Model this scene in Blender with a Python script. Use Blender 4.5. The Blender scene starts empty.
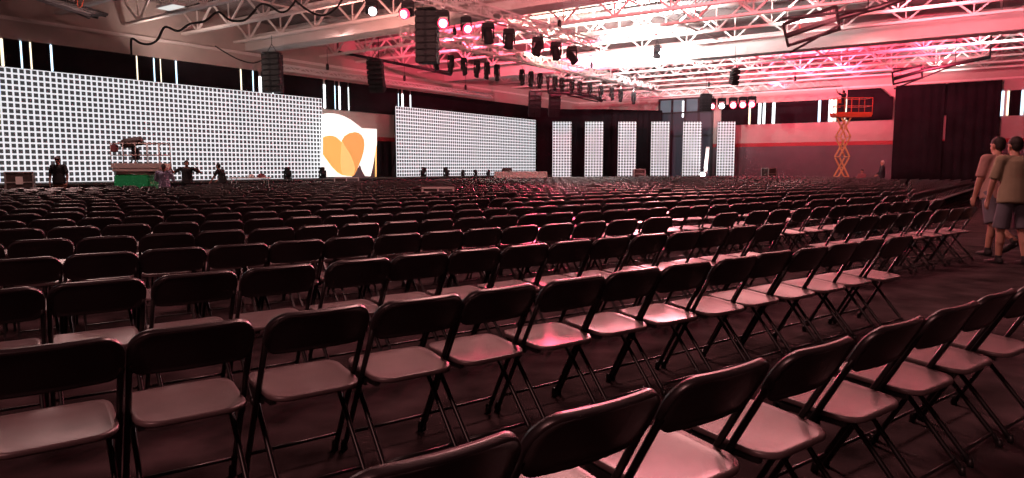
import bpy, bmesh, math, random
from mathutils import Vector, Matrix
random.seed(7)
C = bpy.context.scene.collection
sc = bpy.context.scene
H, F, YH = 1.35, 700.0, 167.0          # camera height, focal length in pixels, horizon row
# ------------------------------------------------------------------ helpers
def W(a, p, z=0.0):                     # gym coordinates: a along the left wall, p across the hall
    return Vector((.572*a + .820*p, .820*a - .572*p, z))
TH = math.atan((239-YH)/F)
def ray(px, py):
    a, b = (px-512)/F, (239-py)/F
    return Vector((a, math.cos(TH)+b*math.sin(TH), -math.sin(TH)+b*math.cos(TH)))
def at_z(px, py, z): d = ray(px, py); return Vector((0,0,H)) + d*((z-H)/d.z)
def at_Y(px, py, Y): d = ray(px, py); return Vector((0,0,H)) + d*(Y/d.y)
class MB:
    def __init__(s): s.v = []; s.f = []; s.sm = []
    def add(s, vs, fs, smooth=False):
        o = len(s.v); s.v += [tuple(v) for v in vs]; s.f += [tuple(i+o for i in f) for f in fs]; s.sm += [smooth]*len(fs)
    def box(s, lo, hi, M=None):
        x0,y0,z0 = lo; x1,y1,z1 = hi
        vs = [Vector(c) for c in ((x0,y0,z0),(x1,y0,z0),(x1,y1,z0),(x0,y1,z0),(x0,y0,z1),(x1,y0,z1),(x1,y1,z1),(x0,y1,z1))]
        if M is not None: vs = [M @ v for v in vs]
        s.add(vs, [(0,3,2,1),(4,5,6,7),(0,1,5,4),(1,2,6,5),(2,3,7,6),(3,0,4,7)])
    def cbox(s, c, d, M=None):
        s.box([c[i]-d[i]/2 for i in range(3)], [c[i]+d[i]/2 for i in range(3)], M)
    def bev(s, c, d, b, M=None):        # box with chamfered vertical and horizontal edges
        x,y,z = d[0]/2, d[1]/2, d[2]/2; vs = []; fs = []
        bm = bmesh.new(); bmesh.ops.create_cube(bm, size=1)
        for v in bm.verts: v.co = Vector((v.co.x*d[0]+c[0], v.co.y*d[1]+c[1], v.co.z*d[2]+c[2]))
        bmesh.ops.bevel(bm, geom=bm.edges[:], offset=b, segments=2, affect='EDGES')
        bm.verts.index_update(); vs = [v.co.copy() for v in bm.verts]; fs = [[v.index for v in f.verts] for f in bm.faces]; bm.free()
        if M is not None: vs = [M @ v for v in vs]
        s.add(vs, fs)
    def tube(s, pts, r, n=8, caps=True, closed=False, r2=None):
        pts = [Vector(p) for p in pts]; k = len(pts); rings = []; up = None
        for i, p in enumerate(pts):
            if closed: t = pts[(i+1)%k]-pts[i-1]
            else: t = pts[min(i+1,k-1)]-pts[max(i-1,0)]
            t.normalize()
            if up is None: up = t.orthogonal().normalized() if abs(t.z)>.95 else Vector((0,0,1))
            a = t.cross(up)
            if a.length < 1e-4: a = t.orthogonal()
            a.normalize(); b = a.cross(t).normalized()
            rr = r if r2 is None else r+(r2-r)*i/(k-1)
            ph = math.pi/n
            rings.append([p+(a*math.cos(2*math.pi*j/n+ph)+b*math.sin(2*math.pi*j/n+ph))*rr for j in range(n)])
        vs = [v for R in rings for v in R]; fs = []
        for i in range(k if closed else k-1):
            for j in range(n):
                i2 = (i+1)%k
                fs.append((i*n+j, i*n+(j+1)%n, i2*n+(j+1)%n, i2*n+j))
        if caps and not closed: fs += [tuple(range(n)), tuple((k-1)*n+j for j in reversed(range(n)))]
        s.add(vs, fs, n > 4)
    def lathe(s, prof, n=16, M=None):   # prof: (r, z) pairs about local z
        vs = []; fs = []
        for r, z in prof: vs += [Vector((r*math.cos(2*math.pi*j/n), r*math.sin(2*math.pi*j/n), z)) for j in range(n)]
        for i in range(len(prof)-1):
            for j in range(n): fs.append((i*n+j, i*n+(j+1)%n, (i+1)*n+(j+1)%n, (i+1)*n+j))
        fs += [tuple(reversed(range(n))), tuple((len(prof)-1)*n+j for j in range(n))]
        if M is not None: vs = [M @ v for v in vs]
        s.add(vs, fs, True)
    def prism(s, pts, fmap, t0, t1):    # outline pts (2D) extruded, fmap(u,v,t) -> 3D
        n = len(pts); vs = [fmap(u,v,t0) for u,v in pts]+[fmap(u,v,t1) for u,v in pts]
        s.add(vs, [tuple(range(n)), tuple(reversed(range(n,2*n)))]+[((i+1)%n, i, n+i, n+(i+1)%n) for i in range(n)])
    def mesh(s, name, m):
        me = bpy.data.meshes.new(name); me.from_pydata([tuple(v) for v in s.v], [], s.f)
        me.polygons.foreach_set('use_smooth', s.sm); me.materials.append(m); me.update()
        bm = bmesh.new(); bm.from_mesh(me); bmesh.ops.recalc_face_normals(bm, faces=bm.faces[:]); bm.to_mesh(me); bm.free()
        return me
    def build(s, name, m, parent=None, loc=None, rz=0):
        o = bpy.data.objects.new(name, s.mesh(name, m)); C.objects.link(o)
        if parent is not None: o.parent = parent
        if loc is not None: o.location = loc
        if rz: o.rotation_euler.z = rz
        return o
def tag(o, label=None, cat=None, group=None, kind=None):
    if label: o['label'] = label
    if cat: o['category'] = cat
    if group: o['group'] = group
    if kind: o['kind'] = kind
    return o
def empty(name, loc, label, cat, group=None, rz=0):
    o = bpy.data.objects.new(name, None); C.objects.link(o); o.location = loc; o.rotation_euler.z = rz
    o.empty_display_size = .1
    return tag(o, label, cat, group)
def linked(name, me, parent):
    o = bpy.data.objects.new(name, me); C.objects.link(o); o.parent = parent; return o
ONES = 'zeroth first second third fourth fifth sixth seventh eighth ninth tenth eleventh twelfth thirteenth fourteenth fifteenth sixteenth seventeenth eighteenth nineteenth'.split()
TENS = {2:('twentieth','twenty'),3:('thirtieth','thirty'),4:('fortieth','forty'),5:('fiftieth','fifty'),6:('sixtieth','sixty'),7:('seventieth','seventy'),8:('eightieth','eighty'),9:('ninetieth','ninety'),10:('hundredth','hundred')}
def nth(n):
    n = abs(n)
    if n < 20: return ONES[n]
    t, o = divmod(n, 10)
    return TENS[t][0] if o == 0 else TENS[t][1]+'-'+ONES[o]
# ------------------------------------------------------------------ materials
def mat(name, col, rough=.6, metal=0, spec=.5, noise=0, nscale=6, bump=0, bscale=40, coat=0):
    m = bpy.data.materials.new(name); m.use_nodes = True; nt = m.node_tree; b = nt.nodes['Principled BSDF']
    b.inputs['Base Color'].default_value = (*col, 1); b.inputs['Roughness'].default_value = rough
    b.inputs['Metallic'].default_value = metal; b.inputs['Specular IOR Level'].default_value = spec
    if coat: b.inputs['Coat Weight'].default_value = coat
    tc = nt.nodes.new('ShaderNodeTexCoord')
    n = nt.nodes.new('ShaderNodeTexNoise'); n.inputs['Scale'].default_value = nscale; n.inputs['Detail'].default_value = 4
    nt.links.new(tc.outputs['Object'], n.inputs['Vector'])
    if noise:
        r = nt.nodes.new('ShaderNodeValToRGB')
        r.color_ramp.elements[0].position = .3; r.color_ramp.elements[1].position = .7
        r.color_ramp.elements[0].color = (*[max(0,c*(1-noise)) for c in col],1); r.color_ramp.elements[1].color = (*[min(1,c*(1+noise)) for c in col],1)
        nt.links.new(n.outputs['Fac'], r.inputs['Fac']); nt.links.new(r.outputs['Color'], b.inputs['Base Color'])
    if bump:
        n2 = nt.nodes.new('ShaderNodeTexNoise'); n2.inputs['Scale'].default_value = bscale; nt.links.new(tc.outputs['Object'], n2.inputs['Vector'])
        bp = nt.nodes.new('ShaderNodeBump'); bp.inputs['Strength'].default_value = bump; bp.inputs['Distance'].default_value = .01
        nt.links.new(n2.outputs['Fac'], bp.inputs['Height']); nt.links.new(bp.outputs['Normal'], b.inputs['Normal'])
    return m
def emit(name, col, s, base=(0,0,0)):
    m = mat(name, base, .5); b = m.node_tree.nodes['Principled BSDF']
    b.inputs['Emission Color'].default_value = (*col,1); b.inputs['Emission Strength'].default_value = s
    return m
M = {}
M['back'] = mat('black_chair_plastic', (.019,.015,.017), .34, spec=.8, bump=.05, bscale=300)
M['seat'] = mat('black_seat_plastic_sheen', (.115,.082,.085), .37, spec=1.0, noise=.12, nscale=9, bump=.04, bscale=260)  # black plastic like the backs; ceiling sheen lightens this base colour
M['tube'] = mat('black_painted_steel', (.014,.013,.014), .35, spec=.45)
M['rubber'] = mat('rubber', (.01,.01,.01), .8)
M['carpet'] = mat('dark_carpet', (.046,.033,.035), 1, spec=.05, noise=.7, nscale=2.6, bump=.6, bscale=90)
M['white_steel'] = mat('white_painted_steel', (.80,.74,.70), .5, noise=.05)
M['beam'] = mat('beige_painted_beam', (.62,.57,.54), .55, noise=.06, nscale=1)
M['deck'] = mat('roof_deck', (.27,.215,.21), .7, noise=.12, nscale=.8)
M['wall_white'] = mat('painted_block_wall', (.52,.44,.40), .8, noise=.05, nscale=1.2, bump=.2, bscale=8)
M['wall_dark'] = mat('mauve_grey_wall', (.15,.125,.14), .8, noise=.06, nscale=1.2)
M['stripe'] = mat('red_stripe_paint', (.42,.05,.06), .7)
M['drape'] = mat('black_drape', (.016,.013,.016), .9, spec=.1, noise=.25, nscale=.7, bump=.15, bscale=20)
M['black'] = mat('black_equipment', (.011,.010,.012), .6, spec=.25, noise=.1)
M['black_metal'] = mat('black_metal', (.011,.010,.011), .45, spec=.35)
M['alu'] = mat('aluminium_truss', (.80,.75,.73), .45, metal=.05)
M['steel'] = mat('steel_edge', (.55,.52,.5), .35, metal=.8)
M['case'] = mat('brown_laminate', (.045,.028,.026), .55, noise=.15)
M['white_plastic'] = mat('white_plastic', (.75,.70,.68), .5)
M['pinkwhite'] = mat('white_cloth', (.72,.62,.58), .9)
M['green'] = mat('green_paint', (.03,.46,.16), .45)
M['cream_paint'] = mat('cream_paint', (.62,.50,.46), .5)
M['orange'] = mat('orange_paint', (.75,.14,.06), .45)
M['yellow'] = mat('yellow_arm_paint', (.80,.52,.22), .5)
M['tyre'] = mat('tyre', (.02,.02,.02), .8)
M['stage'] = mat('stage_deck_top', (.035,.036,.032), .6, noise=.2)
M['glass'] = mat('dusk_glass', (.10,.14,.17), .15, spec=.8, noise=.3, nscale=.6)
M['frame'] = mat('dark_mullion', (.03,.03,.035), .5)
M['net'] = mat('clear_backboard', (.4,.4,.4), .08)
_nt = M['net'].node_tree; _o = [n for n in _nt.nodes if n.type == 'OUTPUT_MATERIAL'][0]; _t = _nt.nodes.new('ShaderNodeBsdfTransparent'); _m = _nt.nodes.new('ShaderNodeMixShader'); _m.inputs[0].default_value = .15
_nt.links.new(_t.outputs[0], _m.inputs[1]); _nt.links.new(_nt.nodes['Principled BSDF'].outputs[0], _m.inputs[2]); _nt.links.new(_m.outputs[0], _o.inputs['Surface'])
M['skin'] = mat('skin', (.50,.28,.20), .6)
M['skin_dark'] = mat('tan_skin', (.36,.18,.13), .6)
M['hair'] = mat('dark_hair', (.018,.012,.010), .7)
M['hair_grey'] = mat('pale_hair', (.55,.47,.42), .7)
M['khaki'] = mat('khaki_cotton', (.30,.26,.17), .9, noise=.08)
M['pink_shirt'] = mat('dusty_pink_cotton', (.38,.23,.20), .9, noise=.08)
M['shorts'] = mat('slate_shorts', (.13,.13,.155), .9, noise=.1)
M['brown_shorts'] = mat('brown_shorts', (.22,.11,.075), .9)
M['black_cloth'] = mat('black_cotton', (.016,.015,.017), .9)
M['blue_cloth'] = mat('blue_grey_cotton', (.27,.28,.40), .9)
M['dark_cloth'] = mat('dark_trousers', (.03,.028,.035), .9)
M['shoe'] = mat('dark_shoe', (.02,.018,.02), .7)
M['red_cloth'] = mat('maroon_cotton', (.24,.07,.08), .9)
M['cool_slit'] = emit('daylight_cool', (.60,.82,1), 2.6)
M['warm_slit'] = emit('daylight_warm', (1,.86,.66), 1.9)
M['white_slit'] = emit('daylight_white', (.9,.96,1), 3.2)
M['red_halo'] = emit('red_lamp_halo', (1,.03,.09), 3.0)  # painted glow around the coloured lenses
M['red_lens'] = emit('red_lamp_lens', (1,.42,.48), 9)
M['white_lens'] = emit('white_lamp_lens', (.92,.97,1), 14)
M['pink_lens'] = emit('pink_lamp_lens', (1,.62,.66), 9)
M['dark_lens'] = mat('dark_glass_lens', (.03,.03,.04), .1, spec=.8)
M['tube_light'] = emit('fluorescent_panel', (1,.97,.94), .75)
M['sign_white'] = emit('lit_white_panel', (1,.985,.90), 1.15, (.8,.8,.8))
M['sign_orange'] = emit('lit_orange', (.93,.50,.13), .80, (.6,.4,.1))
M['sign_deep'] = emit('lit_deep_orange', (.90,.43,.12), .74, (.6,.3,.1))
M['sign_pale'] = emit('lit_pale_orange', (.95,.60,.20), .84, (.7,.5,.2))
def led_material(cell):
    m = bpy.data.materials.new('led_lattice'); m.use_nodes = True; nt = m.node_tree; b = nt.nodes['Principled BSDF']
    b.inputs['Base Color'].default_value = (.02,.02,.024,1); b.inputs['Roughness'].default_value = .5
    tc = nt.nodes.new('ShaderNodeTexCoord'); sp = nt.nodes.new('ShaderNodeSeparateXYZ'); nt.links.new(tc.outputs['Object'], sp.inputs[0])
    def ma(op, a, bv=None, c=None):
        n = nt.nodes.new('ShaderNodeMath'); n.operation = op
        for i, x in enumerate((a, bv, c)):
            if x is None: continue
            if isinstance(x, (int,float)): n.inputs[i].default_value = x
            else: nt.links.new(x, n.inputs[i])
        return n.outputs[0]
    def line(s, wd):
        u = ma('FRACT', ma('DIVIDE', s, cell)); d = ma('ABSOLUTE', ma('SUBTRACT', u, .5))
        return ma('GREATER_THAN', d, .5-wd/2)
    msk = ma('MAXIMUM', line(sp.outputs['X'], .30), line(sp.outputs['Z'], .30))
    e = ma('MULTIPLY_ADD', msk, LED_S-.045, .045)
    nt.links.new(e, b.inputs['Emission Strength'])
    mx = nt.nodes.new('ShaderNodeMix'); mx.data_type = 'RGBA'; nt.links.new(msk, mx.inputs[0]); mx.inputs[6].default_value = (.015,.015,.02,1); mx.inputs[7].default_value = (.30,.30,.31,1); nt.links.new(mx.outputs[2], b.inputs['Base Color']); b.inputs['Emission Color'].default_value = (.93,.95,1,1)
    return m
LED_S = .90
CELL = .24
def deck_material():                    # corrugated roof deck
    m = M['deck']; nt = m.node_tree; b = nt.nodes['Principled BSDF']
    tc = nt.nodes.new('ShaderNodeTexCoord'); w = nt.nodes.new('ShaderNodeTexWave'); w.inputs['Scale'].default_value = 1.6; w.bands_direction = 'X'
    nt.links.new(tc.outputs['Object'], w.inputs['Vector'])
    bp = nt.nodes.new('ShaderNodeBump'); bp.inputs['Strength'].default_value = .8; bp.inputs['Distance'].default_value = .06
    nt.links.new(w.outputs['Fac'], bp.inputs['Height']); nt.links.new(bp.outputs['Normal'], b.inputs['Normal'])
deck_material()
# ------------------------------------------------------------------ the hall
AW, PW = 61.5, -34.9                    # right-hand (far) wall plane a = AW, left wall plane p = PW
A0, P1, ZD = -14.0, 16.0, 9.45
GM = Matrix(((.572,.820,0,0),(.820,-.572,0,0),(0,0,1,0),(0,0,0,1)))   # local (a,p,z) -> world
def gob(mb, name, m, parent=None): return mb.build(name, m, parent)
def gbox(mb, a0, a1, p0, p1, z0, z1): mb.box((a0,p0,z0),(a1,p1,z1),GM)
b = MB(); gbox(b, A0, AW, PW, P1, -.1, 0); tag(b.build('floor', M['carpet']), 'dark mottled carpet covering the whole hall floor', kind='structure')
b = MB(); gbox(b, A0, AW, PW, P1, ZD, ZD+.15); tag(b.build('ceiling', M['deck']), 'corrugated metal roof deck above the white joists', kind='structure')
Z1, Z2, Z3, Z4 = 3.08, 3.38, 5.0, 6.72
def wall(name, label, seg):             # seg(mb, z0, z1, thickness out)
    r = empty(name, (0,0,0), label, None); r['kind'] = 'structure'
    for nm, z0, z1, m in (('lower_wall',0,Z1,'wall_dark'),('stripe',Z1,Z2,'stripe'),('block_band',Z2,ZD,'wall_white')):
        mb = MB(); seg(mb, z0, z1); mb.build(nm, M[m], r)
    return r
wall('wall_left', 'pale block wall with red stripe behind the long screens', lambda mb,z0,z1: gbox(mb, A0, AW, PW-.3, PW, z0, z1))
wall('wall_right', 'pale wall with red stripe over mauve grey lower half', lambda mb,z0,z1: gbox(mb, AW, AW+.3, PW-.3, P1, z0, z1))
wall('wall_back', 'block wall behind the viewpoint', lambda mb,z0,z1: gbox(mb, A0-.3, A0, PW-.3, P1, z0, z1))
wall('wall_near', 'block wall on the near side', lambda mb,z0,z1: gbox(mb, A0-.3, AW+.3, P1, P1+.3, z0, z1))
def hit_p(px, py, p): d = ray(px,py); return Vector((0,0,H))+d*(p/(d.x*.820-d.y*.572))
def hit_a(px, py, a): d = ray(px,py); return Vector((0,0,H))+d*(a/(d.x*.572+d.y*.820))
def a_left(px, p=PW, py=178): q = hit_p(px,py,p); return q.x*.572+q.y*.820
def p_right(px, a=AW, py=178): q = hit_a(px,py,a); return q.x*.820-q.y*.572
# window slits with blackout boards between
wn = 1
def slit_left(px, w, m, z0=Z3, z1=Z4):
    global wn
    w *= .5; a = a_left(px, PW+.03, 60 if px < 200 else 85); mb = MB(); gbox(mb, a-w/2, a+w/2, PW+.01, PW+.05, z0, z1)
    tag(mb.build('window_%d'%wn, M[m]), 'narrow strip of daylight beside a blackout panel on the left wall', kind='structure'); wn += 1
def slit_right(px, w, m, z0=Z3, z1=Z4):
    global wn
    w *= .62; p = p_right(px, AW-.03, 108); mb = MB(); gbox(mb, AW-.05, AW-.01, p-w/2, p+w/2, z0, z1)
    tag(mb.build('window_%d'%wn, M[m]), 'narrow strip of daylight beside a blackout panel on the far wall', kind='structure'); wn += 1
LS = [(2,.28,'warm_slit'),(21,.20,'cool_slit'),(30.5,.2,'warm_slit'),(51,.24,'cool_slit'),(136,.22,'warm_slit'),(153,.22,'cool_slit'),(159.5,.2,'warm_slit'),(175,.26,'cool_slit'),(240.5,.3,'warm_slit'),(252.5,.26,'cool_slit'),
      (259.5,.5,'white_slit'),(272,.3,'white_slit'),(323.5,.5,'white_slit'),(334,.3,'cool_slit'),(338.5,.45,'white_slit'),(347.5,.3,'white_slit'),(397.5,.3,'cool_slit'),(401.5,.55,'white_slit'),(409.5,.4,'white_slit')]
for px, w, m in LS: slit_left(px, w, m, Z3, Z4 if px < 258 else 6.45)
RS = [(750,.32,'warm_slit'),(760,.42,'white_slit'),(764.5,.36,'white_slit'),(774,.42,'white_slit'),(819.7,.34,'cool_slit'),(830.8,.5,'white_slit'),(835.5,.34,'warm_slit'),(846.5,.42,'warm_slit'),(1002,.26,'cool_slit'),(1008,.30,'warm_slit'),(1022,.26,'cool_slit')]
for px, w, m in RS: slit_right(px, w, m)
def boards(edges, side):
    k = 0
    for e0, e1 in edges:
        mb = MB(); k += 1
        if side == 'L':
            gbox(mb, e0, e1, PW+.02, PW+.14, Z3-.05, Z4+.02)
            lab = 'black blackout cloth over left wall windows, %s from the near end' % nth(k)
        else:
            gbox(mb, AW-.14, AW-.02, min(e0,e1), max(e0,e1), Z3-.02, Z4+.02)
            lab = 'black blackout cloth over far wall windows, %s from the glass wall' % nth(k)
        tag(mb.build('blackout_curtain', M['drape']), lab, 'curtain', 'blackout cloths over the high windows')
def gaps(sl, f, lo, hi):
    cs = sorted([(f(px)-w/2, f(px)+w/2) for px,w,_ in sl]); out = []; cur = lo
    for c0, c1 in cs:
        if c0-cur > .12: out.append((cur, c0))
        cur = c1
    out.append((cur, hi)); return out
boards(gaps([(x,w*.5,m) for x,w,m in LS], lambda x: a_left(x,PW+.03,60 if x < 200 else 85), 2, AW-.3), 'L')
boards(gaps([(x,w*.62,m) for x,w,m in RS if x < 900], lambda x: p_right(x,AW-.03,108), p_right(722,AW,108), p_right(893,AW,108)), 'R')
tb = MB(); gbox(tb, AW-.14, AW-.02, p_right(1009.3,AW,100), p_right(1020.7,AW,100), Z3-.02, Z4+.02)
tag(tb.build('blackout_curtain', M['drape']), 'black blackout cloth over the windows right of the huge curtain', 'curtain', 'blackout cloths over the high windows')
# trims
b = MB(); gbox(b, A0, AW, PW, PW+.18, 7.55, 7.68); tag(b.build('trim_1', M['white_steel']), 'pale ledge along the top of the left wall', kind='structure')
b = MB(); gbox(b, AW-.18, AW, PW, P1, 7.55, 7.68); tag(b.build('trim_2', M['white_steel']), 'pale ledge along the top of the far wall', kind='structure')
# glazed wall
r = empty('window_%d'%wn, (0,0,0), 'tall dark glazed wall with mullions behind the screen columns', None); r['kind']='structure'; wn += 1
pa, pb_ = p_right(660,AW,110), p_right(713,AW,110); gz = hit_a(690,98.5,AW).z; gm = hit_a(690,112.5,AW).z
mb = MB(); gbox(mb, AW-.10, AW-.06, pa, pb_, gm, gz); mb.build('pane', emit('dusk_sky_glass', (.45,.62,.72), .20, (.05,.07,.09)), r)
mb = MB(); gbox(mb, AW-.10, AW-.06, pa, pb_, 0, gm); mb.build('pane', emit('dim_lower_glass', (.40,.40,.55), .045, (.03,.03,.04)), r)
mb = MB()
for i in range(5):
    p = pa+(pb_-pa)*i/4; gbox(mb, AW-.2, AW-.04, p-.09, p+.09, 0, gz+.05)
for z in (.1, gm-2.1, gm, gz): gbox(mb, AW-.2, AW-.04, pa, pb_, z-.08, z+.08)
mb.build('window_frame', M['frame'], r)
pm = p_right(683.5,AW,108); mb = MB(); gbox(mb, AW-.12, AW-.03, pm-.08, pm+.08, gm-.4, gz-.2); mb.build('bright_strip', M['white_slit'], r)
# ------------------------------------------------------------------ roof steel
def joist(a):
    mb = MB(); zb, zt = 8.12, 9.3; p0, p1 = PW+.05, P1-.1
    for z, s in ((zb,.11),(zt,.11)): gbox(mb, a-s, a+s, p0, p1, z-.055, z+.055)
    n = int((p1-p0)/2.6); d = (p1-p0)/n
    for i in range(n):
        q = p0+i*d
        mb.tube([GM@Vector((a,q,zt)), GM@Vector((a,q+d/2,zb))], .055, 4, False)
        mb.tube([GM@Vector((a,q+d/2,zb)), GM@Vector((a,q+d,zt))], .055, 4, False)
        mb.tube([GM@Vector((a,q+d/2,zb)), GM@Vector((a,q+d/2,zt))], .035, 4, False)
    return mb.build('roof_joist', M['white_steel'])
BEAMS = (6.0, 24.6, 41.6)
js = [a for a in [-9+2.95*i for i in range(24)] if all(abs(a-x) > .7 for x in BEAMS) and a < AW-.5]
for i, a in enumerate(js):
    tag(joist(a), 'white open-web roof joist, %s from the far wall' % nth(len(js)-i), 'roof joist', 'white open-web roof joists', 'structure')
for i, a in enumerate(BEAMS):
    mb = MB(); gbox(mb, a-.5, a+.5, PW+.02, P1-.1, 7.75, 8.55)
    tag(mb.build('roof_beam', M['beam']), ['deep beige box beam overhead nearest the viewpoint','deep beige box beam crossing above the first big screen','deep beige box beam crossing beyond the lighting trusses'][i], 'beam', 'deep roof beams', 'structure')
for i, p in enumerate((-28.5, -21.5, -14.5, -7.5, -.5, 6.5)):
    mb = MB(); mb.tube([W(A0+.2,p,8.95), W(AW-.2,p,8.95)], .05, 6)
    tag(mb.build('bridging_pipe', M['white_steel']), 'thin white bridging pipe running through the joists, %s from left wall' % nth(i+1), 'pipe', 'bridging pipes in the roof', 'structure')
# ceiling light panel
r = empty('ceiling_light', at_z(171,6,8.05), 'small white fluorescent panel among the joists at upper left', 'lamp'); r.rotation_euler.z = math.radians(-35)
mb = MB(); mb.bev((0,0,0),(1.3,.6,.1),.02); mb.build('lamp_housing', M['white_plastic'], r)
mb = MB(); mb.cbox((0,0,-.065),(1.2,.5,.03)); mb.build('diffuser', M['tube_light'], r)
for x in (-.5,.5):
    mb = MB(); mb.tube([(x,0,.04),(x,0,1.2)], .012, 5); mb.build('hanger', M['steel'], r)
# ------------------------------------------------------------------ LED screens
def screen(name, label, group, cols, loc, ang, hh=None):
    hh = hh or CELL*20
    r = empty(name, loc, label, 'screen', group, ang); w = cols*CELL
    mb = MB(); mb.box((0,-.03,0),(w,0,hh)); fr = mb.build('display_panel', M['led'], r)
    mb = MB(); mb.box((-.02,0.001,-.02),(w+.02,.1,hh+.02)); mb.build('cabinet', M['black'], r)
    mb = MB()
    n = max(2, int(w/2.4)+1)
    for i in range(n):
        x = .1+(w-.2)*i/(n-1)
        mb.cbox((x,.14,hh/2),(.06,.06,hh-.1)); mb.cbox((x,.45,.01),(.06,.62,.05)); mb.tube([(x,.72,.02),(x,.16,1.6)], .03, 4)
    mb.build('support_frame', M['black_metal'], r)
    return r
PL = -33.7; LZ0, LZ1 = hit_p(160,180.5,PL).z, hit_p(160,82.5,PL).z; CELL = (LZ1-LZ0)/20; M['led'] = led_material(CELL)
aL0, aL1 = a_left(-120,PL), a_left(322.5,PL,140)
ang = math.atan2(.820,.572)
n1 = round((aL1-aL0)/CELL)
screen('led_screen', 'long white lattice LED screen filling the left side', 'white lattice LED screens', n1, W(aL1-n1*CELL,PL,LZ0), ang)
aL2, aL3 = a_left(396,PL,140), a_left(535,PL,150)
screen('led_screen', 'white lattice LED screen right of the heart sign', 'white lattice LED screens', round((aL3-aL2)/CELL), W(aL2,PL,LZ0), ang)
ZC = 59.5
for i, (x0,x1) in enumerate(((552.6,571.4),(585,603),(618,636),(651,669),(682.7,701),(717,734.5))):
    X0 = at_Y(x0,150,ZC).x; X1 = at_Y(x1,150,ZC).x; cz0, cz1 = at_Y(640,176.8,ZC).z, at_Y(640,121.6,ZC).z
    screen('led_tower', 'narrow white lattice LED column, %s from the left of six' % nth(i+1), 'narrow LED columns', (X1-X0)/CELL, (X0, ZC, cz0), 0, cz1-cz0)
# stage
r = empty('stage', (0,0,0), 'low dark stage running under the long LED screens', 'stage')
mb = MB(); gbox(mb, a_left(-120,PL), a_left(536,PL), PL-.9, PL+1.6, LZ0-.11, LZ0-.02); mb.build('deck', M['stage'], r)
mb = MB(); gbox(mb, a_left(-120,PL)+.02, a_left(536,PL)-.02, PL+1.5, PL+1.56, 0, LZ0-.12); mb.build('skirt', M['drape'], r)
mb = MB(); mb.box((3.35,ZC-1.3,cz0-.11),(20,ZC+.95,cz0-.02))
r = empty('stage', (0,0,0), 'low dark stage carrying the six narrow LED columns', 'stage'); mb.build('deck', M['stage'], r)
mb = MB(); mb.box((3.4,ZC-1.25,0),(19.9,ZC-1.2,cz0-.12)); mb.build('skirt', M['drape'], r)
# ------------------------------------------------------------------ drapes
def drape(name, label, p0, p1, z0, z1, top=None, group=None, amp=.09, cut=None):
    L = (p1-p0).length; n = max(8, int(L/.09)); d = (p1-p0)/n; nrm = Vector((-d.y,d.x,0)).normalized()
    vs = []; fs = []; rows = 6
    for j in range(rows+1):
        for i in range(n+1):
            t = i/n
            zz = z0+(z1-z0)*j/rows
            if cut: zz = min(zz, z0+(cut(t)-z0)*j/rows)
            q = p0+d*i+nrm*(amp*math.sin(i*.09*11+.6*math.sin(i*.21)))*(1.15-.35*j/rows)
            vs.append((q.x,q.y,zz))
    for j in range(rows):
        for i in range(n): a = j*(n+1)+i; fs.append((a,a+1,a+n+2,a+n+1))
    mb = MB(); mb.add(vs, fs, True); o = mb.build(name, M['drape'])
    md = o.modifiers.new('thick','SOLIDIFY'); md.thickness = .02
    return tag(o, label, 'curtain', group)
drape('stage_curtain', 'black curtain behind the left narrow LED columns', Vector(((533-512)/F*62.9,62.9,0)), Vector(((612-512)/F*62.9,62.9,0)), .02, 6.45, group='black stage curtains')
drape('stage_curtain', 'black curtain left of the tall glazed wall', Vector(((611-512)/F*62.2,62.2,0)), Vector(((660-512)/F*63.2,63.2,0)), .02, 6.35, group='black stage curtains')
pA, pG0, pG1, pB = p_right(893.5,60.9,130), p_right(943,60.9,130), p_right(945.4,60.9,130), p_right(999,60.9,130); TC = hit_a(940,83.5,60.9).z
drape('tall_curtain', 'huge black curtain left of the thin pale gap on far wall', W(60.9,pA), W(60.9,pG0),   .02, TC, group='huge black wall curtains', amp=.06)
tcr = drape('tall_curtain', 'huge black curtain right of the thin pale gap on far wall', W(60.9,pG1), W(60.9,pB),   .02, TC, group='huge black wall curtains', amp=.06)
for z0_, z1_ in ((.02,3.25),(5.15,TC-.02)):
    mb = MB(); gbox(mb, 61.06, 61.12, pG0-.25, pG1+.25, z0_, z1_); mb.build('overlap_flap', M['drape'], tcr)
q0, q1 = p_right(847,61.1,105), p_right(893,61.1,105)
drape('window_swag', 'black cloth above the orange lift with one corner folded down', W(61.1,q0), W(61.1,q1), 5.02, TC-.05, amp=.03, cut=lambda t: TC-.05 if t < .72 else TC-.05-(t-.72)/.28*.9)
drape('side_curtain', 'narrow black curtain in the gap right of the heart sign', W(a_left(377,-34.75),-34.75), W(a_left(392,-34.75),-34.75), .02, 3.1, amp=.05)
# ------------------------------------------------------------------ heart sign (flat lit sign standing on the stage)
PS = -32.9
a0s = a_left(322.5, PS, 150)
sign = empty('heart_sign', W(a0s,PS,LZ0-.02), 'large lit white sign with an orange overlapping heart', 'sign'); sign.rotation_euler.z = ang
def spt(px, py):                        # outline point on the sign plane (u, z)
    q = hit_p(px,py,PS); return (q.x*.572+q.y*.820-a0s, q.z-LZ0+.02)
def zoomp(pts): return [spt(310+x/5.3125, 100+y/5.3125) for x,y in pts]
def plate(nm, pts, y0, y1, m):
    mb = MB(); mb.prism(zoomp(pts), lambda u,v,t: Vector((u,t,v)), y0, y1); return mb.build(nm, M[m], sign)
plate('white_panel', [(68,76),(95,70),(125,71),(155,77),(185,88),(215,104),(245,126),(275,150),(355,154),(355,235),(349,262),(343,300),(336,345),(328,380),(322,405),(300,404),(282,370),(272,335),(255,360),(238,385),(222,408),(150,408),(68,408)], 0, .14, 'sign_white')
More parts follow.
